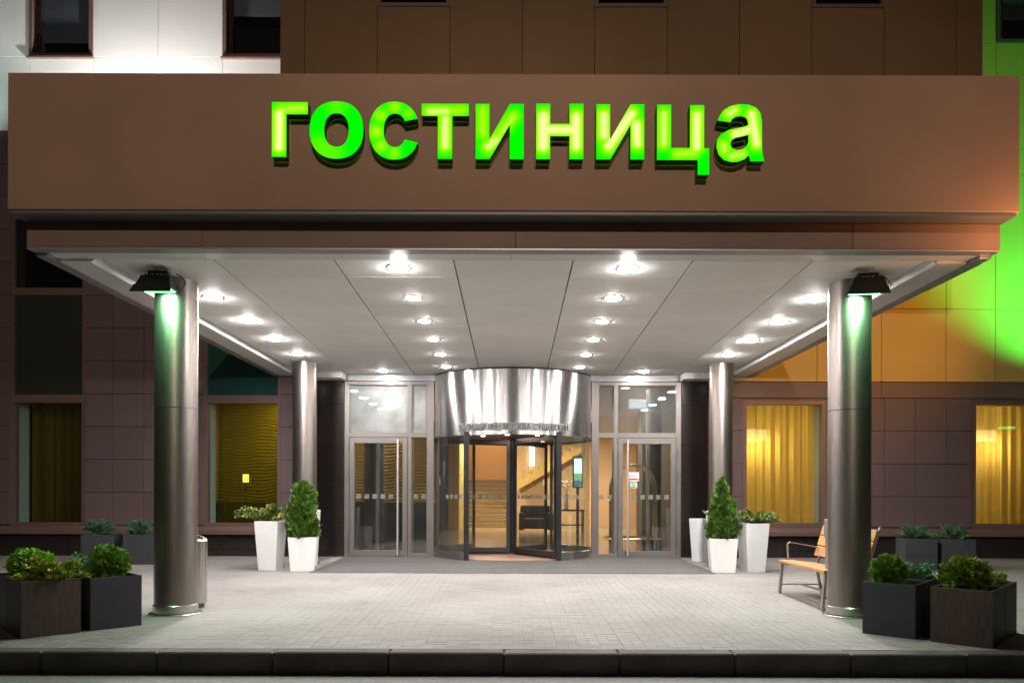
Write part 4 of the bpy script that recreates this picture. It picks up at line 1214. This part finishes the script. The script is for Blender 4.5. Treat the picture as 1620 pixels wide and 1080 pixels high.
# ================================================================== FURNITURE OF THE FORECOURT
def white_planter(x, y, wt, wb, h, rz, lab, soil=0.04):
    z0 = G(y) - 0.004
    p = thing('white_planter', lab, 'planter', (x, y, z0), rz, 'tapered white planters by the entrance')
    t, b = wt / 2, wb / 2; th = 0.018
    m = MB()
    ring = lambda r_, z: [(-r_, -r_, z), (r_, -r_, z), (r_, r_, z), (-r_, r_, z)]
    m.add(ring(b, 0) + ring(t, h) + ring(t - th, h) + ring(t - th - 0.01, h - 0.1), [(3, 2, 1, 0)] + [(4 * k + i, 4 * k + (i + 1) % 4, 4 * k + 4 + (i + 1) % 4, 4 * k + 4 + i) for k in range(3) for i in range(4)])
    m.build('pot', M['white_pot'], p, True, 0.006, 2)
    s_ = t - th - 0.004
    MB().box(-s_, s_, -s_, s_, h - 0.12, h - soil).build('soil', M['soil'], p, True)
    return p, z0 + h - soil
def box_planter(x, y, s_, h, rz, m, lab, group):
    z0 = G(y) - 0.004
    p = thing('box_planter', lab, 'planter', (x, y, z0), rz, group)
    a = s_ / 2; th = 0.022
    mb = MB()
    ring = lambda r_, z: [(-r_, -r_, z), (r_, -r_, z), (r_, r_, z), (-r_, r_, z)]
    mb.add(ring(a, 0) + ring(a, h) + ring(a - th, h) + ring(a - th, h - 0.12), [(3, 2, 1, 0)] + [(4 * k + i, 4 * k + (i + 1) % 4, 4 * k + 4 + (i + 1) % 4, 4 * k + 4 + i) for k in range(3) for i in range(4)])
    mb.build('box', m, p, True, 0.004, 2)
    q = a - th - 0.002
    MB().box(-q, q, -q, q, h - 0.13, h - 0.06).build('soil', M['soil'], p, True)
    return p, z0 + h - 0.06

# ------------------------------------------------------------------ plants: sprays of small leaf blades
def sprays(P, D, size, blades, fan, width, cols, tipcol=None, curl=0.25):
    """P, D: arrays of spray bases and directions; every spray is a fan of diamond blades"""
    P = np.asarray(P); D = np.asarray(D); N = len(P)
    nz = lambda a: a / (np.linalg.norm(a, axis=-1, keepdims=True) + 1e-9)
    d = nz(D)[:, None, :]
    u = nz(np.cross(d, rng.normal(size=(N, 1, 3))))
    nn = np.cross(d, u)
    s_ = np.asarray(size)[:, None, None]
    k = np.arange(blades)[None, :, None]
    t = (k / max(1, blades - 1) - 0.5) * 2
    a = fan * t + rng.normal(size=(N, blades, 1)) * 0.12
    dd = nz(np.cos(a) * d + np.sin(a) * u + nn * rng.normal(size=(N, blades, 1)) * curl)
    ln = s_ * (1 - 0.35 * np.abs(t)) * rng.uniform(0.8, 1.15, size=(N, blades, 1))
    b = P[:, None, :] + d * s_ * 0.12 * k / max(1, blades)
    ww = nz(np.cross(dd, np.broadcast_to(nn, dd.shape))) * width * ln
    mid = b + dd * ln * 0.55 + nn * 0.06 * ln
    V_ = np.stack([b, mid - ww, b + dd * ln, mid + ww], 2).reshape(-1, 3)
    cc = np.asarray(cols)[:, None, :] * rng.uniform(0.8, 1.2, size=(N, blades, 1))
    tc = cc if tipcol is None else cc * 0.6 + np.array(tipcol) * 0.4
    K_ = np.stack([cc, cc, tc, cc], 2).reshape(-1, 3)
    F_ = np.arange(len(V_)).reshape(-1, 4)
    return V_, F_, K_
def leaf_obj(name, VFK, parent, gain=1.0):
    V_, F_, K_ = VFK
    me = bpy.data.meshes.new(name)
    me.from_pydata(V_.tolist(), [], F_.tolist())
    at = me.color_attributes.new('Col', 'FLOAT_COLOR', 'POINT')
    arr = np.ones((len(V_), 4)); arr[:, :3] = np.clip(np.array(K_) * np.array([2.0, 1.75, 1.4]) * gain, 0, 1)
    at.data.foreach_set('color', arr.ravel())
    me.materials.append(M['leaf'])
    o = bpy.data.objects.new(name, me); link(o); o.parent = parent
    return o
def colvar(base, N, dark=0.6, light=1.5, light_col=None):
    base = np.array(base)
    f = rng.uniform(dark, light, size=(N, 1))
    c = base[None] * f
    if light_col is not None:
        t = (rng.random((N, 1)) < 0.25) * rng.uniform(0.2, 0.8, size=(N, 1))
        c = c * (1 - t) + np.array(light_col)[None] * t
    return c

def thuja(x, y, z, h, prof, lab, base=(0.05, 0.135, 0.02), N=2600, size=(0.034, 0.062), group=None):
    t_ = thing('thuja_shrub', lab, 'shrub', (x, y, z), 0, group)
    MB().tube([(0, 0, -0.05), (0.005, 0, h * 0.5), (0, 0, h * 0.93)], [0.022, 0.014, 0.004], 8).build('trunk', M['bark'], t_, True)
    ts = rng.random(N * 3)
    rr = 0.9 * np.interp(ts, [p[0] for p in prof], [p[1] for p in prof])
    keep = rng.random(N * 3) < rr / rr.max()
    ts = ts[keep][:N]; rr = rr[keep][:N]
    N = len(ts)
    an = rng.uniform(0, 2 * PI, N)
    lump = 1 + 0.14 * np.sin(3 * an + ts * 9) + 0.10 * np.sin(7 * an - ts * 17) + 0.05 * np.sin(13 * an + 23 * ts)
    fr = np.sqrt(rng.uniform(0.30, 1.0, N)) * lump
    P = np.stack([rr * fr * np.cos(an), rr * fr * np.sin(an), ts * h], 1)
    D = np.stack([np.cos(an) * 0.6, np.sin(an) * 0.6, 0.85 * np.ones(N)], 1) + rng.normal(size=(N, 3)) * 0.28
    sz = rng.uniform(size[0], size[1], N) * (0.75 + 0.5 * fr.clip(0, 1))
    stray = rng.random(N) < 0.05
    P[stray, :2] *= 1.07; sz[stray] *= 1.7
    cols = colvar(base, N, 0.4, 1.6, (0.12, 0.22, 0.03))
    leaf_obj('foliage', sprays(P - D * 0.02, D, sz, 7, 0.75, 0.16, cols, (0.13, 0.26, 0.04)), t_, 0.55)
    return t_

def ball(x, y, z, r, lab, base, squash=0.95, N=1300, size=(0.04, 0.07), lift=0.75, name='ball_shrub', group=None, tip=(0.14, 0.25, 0.03)):
    t_ = thing(name, lab, 'shrub', (x, y, z), 0, group)
    m = MB()
    for k in range(5):
        a = k * 1.26
        m.tube([(0, 0, -0.04), (0.3 * r * math.cos(a), 0.3 * r * math.sin(a), r * 0.4), (0.6 * r * math.cos(a), 0.6 * r * math.sin(a), r * lift + 0.35 * r)], [0.012, 0.008, 0.003], 6)
    m.build('trunk', M['bark'], t_, True)
    N = int(N * 1.8); size = (size[0] * 0.68, size[1] * 0.68)
    d = rng.normal(size=(N, 3)); d /= np.linalg.norm(d, axis=1)[:, None]
    lump = 1 + 0.10 * np.sin(d[:, 0] * 7 + 2) * np.sin(d[:, 1] * 6) + 0.08 * np.sin(d[:, 2] * 11 + d[:, 0] * 5)
    f = np.cbrt(rng.uniform(0.35, 1.0, N)) * lump
    P = d * (r * f)[:, None]; P[:, 2] = P[:, 2] * squash + r * lift
    D = d + rng.normal(size=(N, 3)) * 0.3 + np.array([0, 0, 0.35])
    leaf_obj('foliage', sprays(P - D * 0.015, D, rng.uniform(size[0], size[1], N), 7, 0.75, 0.15, colvar(base, N, 0.55, 1.5), tip), t_)
    return t_

def spreading(x, y, z, rx, ry, h, lab, base, light_col, N=26, lean=(0, 0), blade=(0.03, 0.055), name='spreading_juniper', width=0.14, droop=0.0, group=None, per=40, tip=(0.2, 0.28, 0.08)):
    t_ = thing(name, lab, 'shrub', (x, y, z), 0, group)
    per = int(per * 1.6); blade = (blade[0] * 0.75, blade[1] * 0.75)
    m = MB(); PP, DD = [], []
    for k in range(N):
        a = 2 * PI * k / N + rng.normal() * 0.25
        el = rng.uniform(0.05, 1.0)
        end = np.array([rx * math.cos(a) * (1.05 - 0.55 * el ** 1.5) + lean[0] * rng.uniform(0.4, 1), ry * math.sin(a) * (1.05 - 0.55 * el ** 1.5) + lean[1], h * (0.25 + 0.75 * el) * rng.uniform(0.85, 1.1)])
        c1 = np.array([end[0] * 0.35, end[1] * 0.35, end[2] * 0.75])
        pts = []
        for i in range(9):
            t = i / 8
            p = 2 * t * (1 - t) * c1 + t * t * end
            p[2] -= droop * t ** 3
            pts.append(p)
        m.tube([tuple(p) for p in pts], [0.008 * (1 - 0.8 * i / 8) + 0.0012 for i in range(9)], 5)
        for j in range(per):
            t = rng.uniform(0.18, 1.0) ** 0.7
            i = min(7, int(t * 8)); u = t * 8 - i
            p = np.array(pts[i]) * (1 - u) + np.array(pts[i + 1]) * u
            dr = np.array(pts[i + 1]) - np.array(pts[i]); dr /= np.linalg.norm(dr) + 1e-9
            side = rng.normal(size=3); side[2] = abs(side[2]) * 0.8
            side /= np.linalg.norm(side)
            PP.append(p + side * rng.uniform(0, 0.035)); DD.append(dr * 0.7 + side * 0.8)
    m.build('branch', M['bark'], t_, True, fixn=False)
    n = len(PP)
    leaf_obj('foliage', sprays(np.array(PP), np.array(DD), rng.uniform(blade[0], blade[1], n), 6, 0.9, width, colvar(base, n, 0.55, 1.4, light_col), tip), t_)
    return t_

# white planters, left group
YPW = 12.62
_, zt = white_planter(-3.83, YPW, 0.385, 0.285, 0.775, R(-7), 'tall white planter with variegated shrub left of the entrance')
spreading(-3.84, YPW, zt, 0.46, 0.26, 0.29, 'variegated spreading shrub leaning left in the tall white planter', (0.035, 0.085, 0.02), (0.36, 0.33, 0.12), 30, (-0.16, 0), (0.045, 0.075), width=0.24, per=26, tip=(0.2, 0.22, 0.07), name='variegated_shrub')
_, zt = white_planter(-3.315, YPW - 0.05, 0.44, 0.36, 0.53, R(14), 'short white planter with rounded thuja left of the entrance')
thuja(-3.315, YPW - 0.05, zt, 0.92, [(0, .16), (.06, .235), (.2, .245), (.35, .235), (.55, .215), (.75, .185), (.88, .13), (.96, .06), (1, .015)], 'dense columnar thuja with rounded top in the short left planter', N=6500)
_, zt = white_planter(-3.40, 13.19, 0.36, 0.27, 0.93, R(0), 'white planter mostly hidden behind the left rounded thuja')
# right group
_, zt = white_planter(3.79, YPW - 0.05, 0.385, 0.285, 0.765, R(8), 'tall white planter with low green shrub right of the entrance')
spreading(3.82, YPW - 0.05, zt, 0.36, 0.27, 0.25, 'low spreading green shrub in the tall right planter', (0.05, 0.115, 0.03), (0.26, 0.26, 0.14), 34, (0.04, 0), (0.03, 0.055), width=0.24, per=30, name='low_shrub')
_, zt = white_planter(3.31, YPW - 0.08, 0.43, 0.355, 0.53, R(-10), 'short white planter with pointed thuja right of the entrance')
thuja(3.29, YPW - 0.08, zt, 1.0, [(0, .15), (.06, .23), (.15, .245), (.3, .225), (.5, .165), (.7, .11), (.85, .065), (.95, .028), (1, .008)], 'pointed cone thuja in the short right planter', (0.042, 0.12, 0.018), N=5600)
_, zt = white_planter(3.42, 13.19, 0.36, 0.27, 0.93, R(0), 'white planter with ball shrub behind the pointed thuja')
ball(3.52, 13.16, zt, 0.18, 'clipped green ball shrub showing behind the pointed thuja', (0.05, 0.13, 0.02), N=900)
white_planter(3.36, 14.22, 0.30, 0.22, 0.76, R(20), 'slim white planter between the granite pier and the rear column', soil=0.06)

# dark and brown box planters, front groups
GRP = 'box planters at the front corners'
def row(ox, oy, dx_, dy_, bx_, by_):
    """centre of a box of side s whose front-left bottom corner is at (ox, oy)"""
    return lambda s_: (ox + (dx_ + bx_) * s_ / 2, oy + (dy_ + by_) * s_ / 2)
# left: along (0.72, 0.69), back along (-0.69, 0.72)
al = math.atan2(0.69, 0.72)
def place_l(ox, oy, s_, along, back):
    u = Vector((math.cos(al), math.sin(al))); b = Vector((-math.sin(al), math.cos(al)))
    p = Vector((ox, oy)) + u * (along + s_ / 2) + b * (back + s_ / 2)
    return p.x, p.y
LO = (-4.34, 7.03)
def put(f, o, s_, along, back, h, rz, m, lab):
    x, y = f(o[0], o[1], s_, along, back)
    _, zt = box_planter(x, y, s_, h, rz, m, lab, GRP)
    return x, y, zt
LBX = put(place_l, LO, 0.485, 0, 0, 0.505, al, M['brown_pot'], 'brown wood grained box planter nearest the kerb on the left')
LBX2 = put(place_l, LO, 0.485, 0, 0.50, 0.505, al, M['brown_pot'], 'brown wood grained box planter second from the kerb on the left')
LDX = put(place_l, LO, 0.46, 0.565, 0, 0.49, al, M['dark_pot'], 'charcoal box planter with ball shrub before the left front column')
LDX2 = put(place_l, LO, 0.46, 0.565, 0.475, 0.49, al, M['dark_pot'], 'charcoal box planter with bluish juniper behind the left ball shrub')
spreading(LBX[0] + 0.03, LBX[1], LBX[2], 0.29, 0.26, 0.24, 'yellow green spreading shrub in the left front brown planter', (0.075, 0.13, 0.015), (0.30, 0.32, 0.03), 30, (0.05, 0), (0.035, 0.06), width=0.13, per=40, name='golden_shrub', tip=(0.34, 0.36, 0.04))
ball(LBX2[0], LBX2[1], LBX2[2], 0.20, 'bright green mound shrub in the rear left brown planter', (0.06, 0.17, 0.015), 0.8, 1500, lift=0.7, tip=(0.2, 0.36, 0.03))
ball(LDX[0], LDX[1], LDX[2], 0.175, 'clipped green ball shrub in the left charcoal planter', (0.055, 0.14, 0.02), 1.0, 1500, lift=1.0)
spreading(LDX2[0], LDX2[1], LDX2[2], 0.24, 0.24, 0.24, 'bluish green juniper in the rear left charcoal planter', (0.03, 0.11, 0.06), (0.06, 0.16, 0.08), 28, (-0.05, 0), (0.03, 0.05), width=0.12, per=40, name='blue_juniper', tip=(0.06, 0.18, 0.09))
ar = math.atan2(-0.67, 0.74)
def place_r(ox, oy, s_, along, back):
    u = Vector((math.cos(ar), math.sin(ar))); b = Vector((-math.sin(ar), math.cos(ar)))
    p = Vector((ox, oy)) + u * (along + s_ / 2) + b * (back + s_ / 2)
    return p.x, p.y
RO = (3.27, 7.44)
RDX = put(place_r, RO, 0.46, 0, 0, 0.485, ar, M['dark_pot'], 'charcoal box planter with ball shrub before the right front column')
RDX2 = put(place_r, RO, 0.46, 0, 0.475, 0.485, ar, M['dark_pot'], 'charcoal box planter with bluish juniper behind the right ball shrub')
RBX = put(place_r, RO, 0.485, 0.58, 0.01, 0.485, ar, M['brown_pot'], 'brown wood grained box planter nearest the kerb on the right')
RBX2 = put(place_r, RO, 0.485, 0.58, 0.51, 0.485, ar, M['brown_pot'], 'brown wood grained box planter second from the kerb on the right')
ball(RDX[0] - 0.06, RDX[1] + 0.02, RDX[2], 0.155, 'clipped green ball shrub in the right charcoal planter', (0.05, 0.135, 0.02), 1.0, 1400, lift=1.0)
spreading(RDX2[0] - 0.04, RDX2[1], RDX2[2], 0.22, 0.22, 0.22, 'bluish green juniper in the rear right charcoal planter', (0.03, 0.11, 0.06), (0.06, 0.16, 0.08), 24, (0.05, 0), (0.03, 0.05), width=0.12, per=36, name='blue_juniper', tip=(0.06, 0.18, 0.09))
ball(RBX[0] + 0.0, RBX[1] + 0.05, RBX[2], 0.18, 'loose bright green shrub in the right front brown planter', (0.065, 0.13, 0.015), 0.9, 1300, (0.05, 0.10), 0.85, name='loose_shrub', tip=(0.2, 0.28, 0.03))
spreading(RBX2[0] - 0.05, RBX2[1], RBX2[2], 0.24, 0.22, 0.20, 'low green shrub in the rear right brown planter', (0.06, 0.12, 0.015), (0.2, 0.26, 0.03), 22, (0, 0), (0.04, 0.07), width=0.12, per=32, name='low_shrub')
# rear groups of charcoal boxes
GB = 'charcoal box planters by the rear wall'
for (x, y, rz, lab, lab2, k) in ((-6.93, 13.42, R(12), 'charcoal box planter by the left wall, farther from the column', 'wide blue green juniper in the far left rear planter', 0.29),
                                 (-6.30, 13.55, R(12), 'charcoal box planter by the left wall, behind the left front column', 'small blue green juniper beside the left front column', 0.22),
                                 (6.60, 13.02, R(-9), 'charcoal box planter by the right wall, nearer the column', 'upright blue green juniper in the nearer right rear planter', 0.25),
                                 (7.16, 12.93, R(-9), 'charcoal box planter by the right wall, farther from the column', 'wide blue green juniper in the farther right rear planter', 0.30)):
    _, zt = box_planter(x, y, 0.49, 0.505, rz, M['dark_pot'], lab, GB)
    spreading(x - 0.03, y, zt, k, 0.24, 0.27, lab2, (0.025, 0.075, 0.045), (0.05, 0.12, 0.07), 26, (0, 0), (0.035, 0.06), width=0.12, per=34, name='blue_juniper', tip=(0.05, 0.12, 0.07))

# ------------------------------------------------------------------ bench
bz = G(9.4)
bench = thing('wooden_bench', 'wooden slatted bench with steel legs behind the right front column', 'bench', (3.65, 9.42, bz))
def P3(x, y, z): return (x, y, z + bz)
yb0, yb1 = 8.66, 10.16
for k in range(4):
    x0 = 3.39 + 0.108 * k
    zz = 0.445 - 0.012 * k - (0.01 if k == 0 else 0)
    MB().box(x0, x0 + 0.10, yb0, yb1, bz + zz - 0.032, bz + zz).build('seat_slat', M['wood'], bench, bevel=0.006)
for k in range(3):
    t0 = 0.035 + 0.137 * k; 
    bxp, bzp = 3.835, 0.46
    d = Vector((0.30, 0, 1)).normalized(); nrm = Vector((d.z, 0, -d.x)) * 0.026
    p0 = Vector((bxp, 0, bzp)) + d * t0; p1 = p0 + d * 0.128
    vs = []
    for p in (p0, p1):
        for q in (p, p + nrm):
            for yy in (yb0, yb1): vs.append(P3(q.x, yy, q.z))
    m = MB().hexa([vs[0], vs[2], vs[3], vs[1], vs[4], vs[6], vs[7], vs[5]])
    m.build('back_slat', M['wood'], bench, bevel=0.006)
for yy in (yb0 + 0.05, yb1 - 0.05):
    def bar(name, pts, wy=0.045, th=0.012):
        pts = [Vector(p) for p in pts]
        m = MB()
        for a, b in zip(pts[:-1], pts[1:]):
            dd = (b - a).normalized(); n_ = Vector((dd.z, 0, -dd.x)) * th / 2
            a2, b2 = a - dd * 0.004, b + dd * 0.004
            m.hexa([P3((a2 - n_).x, yy - wy / 2, (a2 - n_).z), P3((a2 + n_).x, yy - wy / 2, (a2 + n_).z), P3((a2 + n_).x, yy + wy / 2, (a2 + n_).z), P3((a2 - n_).x, yy + wy / 2, (a2 - n_).z),
                    P3((b2 - n_).x, yy - wy / 2, (b2 - n_).z), P3((b2 + n_).x, yy - wy / 2, (b2 + n_).z), P3((b2 + n_).x, yy + wy / 2, (b2 + n_).z), P3((b2 - n_).x, yy + wy / 2, (b2 - n_).z)])
        return m.build(name, M['leg_paint'], bench, bevel=0.002)
    bar('leg', [(3.39, 0, 0.0), (3.425, 0, 0.40)], 0.05, 0.03)
    bar('leg', [(3.93, 0, 0.0), (3.845, 0, 0.40)], 0.05, 0.03)
    bar('seat_rail', [(3.41, 0, 0.392), (3.86, 0, 0.372)], 0.04, 0.03)
    bar('back_support', [(3.862, 0, 0.36), (3.885, 0, 0.46), (4.02, 0, 0.90)], 0.035, 0.02)
    bar('armrest', [(3.50, 0, 0.44), (3.49, 0, 0.635), (3.52, 0, 0.66), (3.88, 0, 0.60)], 0.04, 0.012)
    bar('brace', [(3.41, 0, 0.13), (3.90, 0, 0.13)], 0.02, 0.015)
MB().box(3.64, 3.665, yb0 + 0.07, yb1 - 0.07, bz + 0.12, bz + 0.14).build('stretcher', M['leg_paint'], bench)

# ------------------------------------------------------------------ steel bins behind the front columns
bx_, by_ = -3.565, 8.87
bin_ = thing('litter_bin', 'round steel litter bin with sloping top behind the left front column', 'bin', (bx_, by_, G(by_)))
n = 40; r_ = 0.155
m = MB(); vs = []
for i in range(n):
    a = 2 * PI * i / n; vs.append((r_ * math.cos(a), r_ * math.sin(a), 0.05))
for i in range(n):
    a = 2 * PI * i / n; vs.append((r_ * math.cos(a), r_ * math.sin(a), 0.77 - 0.30 * r_ * math.cos(a) + 0.10 * r_ * math.sin(a)))
m.add(vs, [(i, (i + 1) % n, n + (i + 1) % n, n + i) for i in range(n)], True); m.add(vs, [tuple(reversed(range(n)))])
m.build('bin_body', M['steel_pol'], bin_, True, fixn=False)
m = MB(); vs = []
for rr, dz in ((r_ + 0.004, -0.01), (r_ + 0.004, 0.012), (r_ * 0.72, 0.018), (r_ * 0.70, -0.04)):
    for i in range(n):
        a = 2 * PI * i / n; vs.append((rr * math.cos(a), rr * math.sin(a), 0.77 - 0.30 * rr * math.cos(a) + 0.10 * rr * math.sin(a) + dz))
m.add(vs, [(k * n + i, k * n + (i + 1) % n, (k + 1) * n + (i + 1) % n, (k + 1) * n + i) for k in range(3) for i in range(n)], True)
m.build('bin_rim', M['steel_pol'], bin_, True, fixn=False)
m = MB(); vs2 = [v for v in vs[3 * n:]]
m.add(vs2, [tuple(range(n))]); m.build('ash_tray', M['dark'], bin_, True, fixn=False)
MB().cyl((0, 0, 0.0), 0.13, 0.05, 32).build('base', M['steel_dark'], bin_, True)
ax_, ay_ = 3.56, 8.80
ash = thing('ash_post', 'slim steel ash bin standing behind the right front column', 'ash bin', (ax_, ay_, G(ay_)))
box('post_body', M['leg_paint'], ash, -0.085, 0.085, -0.06, 0.06, 0.012, 0.80, 0.008, True)
box('ash_head', M['leg_paint'], ash, -0.095, 0.095, -0.07, 0.07, 0.80, 1.0, 0.008, True)
box('slot', M['dark'], ash, -0.06, 0.06, -0.074, -0.069, 0.90, 0.94, 0, True)
box('foot_plate', M['steel_pol'], ash, -0.14, 0.14, -0.10, 0.10, 0.0, 0.012, 0.003, True)

# ================================================================== FLOODLIGHTS AND STREET LAMPS OUTSIDE THE PICTURE
def flood_head(name, loc, target, energy, col, lab, size=110, blend=0.5, radius=0.08, parent=None, gcol=None, es=6):
    loc = Vector(loc); d = (Vector(target) - loc).normalized()
    rot = d.to_track_quat('-Z', 'Y').to_euler()
    f = thing(name, lab, 'floodlight', loc)
    f.rotation_euler = rot
    m = MB(); m.box(-0.17, 0.17, -0.12, 0.12, 0.02, 0.14); m.build('housing', M['housing'], f, True, 0.015)
    MB().box(-0.15, 0.15, -0.10, 0.10, 0.008, 0.016).build('lens', emit('flood_lens', gcol or col, es), f, True)
    m = MB(); m.box(-0.19, -0.175, -0.02, 0.02, 0.02, 0.24); m.box(0.175, 0.19, -0.02, 0.02, 0.02, 0.24); m.box(-0.19, 0.19, -0.02, 0.02, 0.24, 0.255)
    m.build('yoke', M['housing'], f, True)
    l = light('SPOT', 'flood_beam', (0, 0, 0), energy, col, None, spot_size=R(size), spot_blend=blend, shadow_soft_size=radius)
    l.parent = f; l.location = (0, 0, -0.03)
    return f
# white wash on the upper left cladding, green wash on the right one
flood_head('wall_floodlight', (-6.85, 14.28, 7.0), (-6.75, 14.75, 9.5), 1200, (1.0, 0.97, 0.94), 'white floodlight washing the white cladding, hidden behind the canopy', 120, 0.4)
flood_head('wall_floodlight', (-11.2, 14.28, 7.0), (-11.0, 14.75, 9.5), 420, (0.72, 1.0, 0.9), 'white floodlight at the far left of the white cladding', 120, 0.6)
flood_head('wall_floodlight', (10.3, 13.4, 2.6), (9.35, 14.93, 8.3), 2200, (0.06, 1.0, 0.14), 'green floodlight washing the cladding at the far right', 90, 1.0)
# orange lamps on a pole right of the picture
pole = thing('lamp_pole', 'grey lamp pole at the kerb beyond the right edge of the picture', 'lamp pole', (9.3, 6.9, G(6.9)))
MB().tube([(9.3, 6.9, G(6.9)), (9.3, 6.9, 5.6)], [0.09, 0.06], 16).build('pole', M['trim'], pole)
MB().tube([(9.3, 6.9, 5.55), (9.0, 7.1, 5.65)], 0.03, 8).build('arm', M['trim'], pole)
flood_head('street_floodlight', (9.0, 7.15, 5.45), (5.9, 14.93, 4.7), 1100, (1.0, 0.46, 0.05), 'orange floodlight on the lamp pole aimed at the right cladding', 50, 0.8)
low = thing('corner_lamp', 'low orange lamp on a bracket beyond the right canopy corner', 'lamp', (4.78, 6.83, 3.05))
MB().tube([(5.6, 6.9, G(6.9)), (5.6, 6.9, 3.0), (4.85, 6.84, 3.05)], 0.03, 8).build('bracket', M['housing'], low)
MB().lathe((4.78, 6.83, 3.05), [(0.0001, -0.06), (0.06, -0.04), (0.07, 0.0), (0.05, 0.02)], 16).build('lamp_bowl', M['housing'], low)
light('SPOT', 'corner_bulb', (4.78, 6.81, 3.10), 100, (1.0, 0.46, 0.2), low, spot_size=R(105), spot_blend=0.9, shadow_soft_size=0.05, target=(4.0, 7.1, 3.95))
# floodlights across the street that light the fascia
mast = thing('street_mast', 'floodlight mast across the street behind the viewer', 'mast', (1.0, -9.0, ZR))
MB().tube([(1.0, -9.0, ZR), (1.0, -9.0, 10.7)], [0.11, 0.07], 16).build('pole', M['trim'], mast)
MB().tube([(-0.4, -8.9, 10.6), (2.4, -8.9, 10.6)], 0.035, 8).build('crossbar', M['trim'], mast)
flood_head('street_floodlight', (0.0, -8.8, 10.5), (-3.0, 7.1, 6.3), 5000, (1.0, 0.83, 0.68), 'left floodlight on the mast across the street', 42, 1.0)
flood_head('street_floodlight', (2.0, -8.8, 10.5), (3.2, 7.1, 6.3), 5000, (1.0, 0.83, 0.68), 'right floodlight on the mast across the street', 42, 1.0)
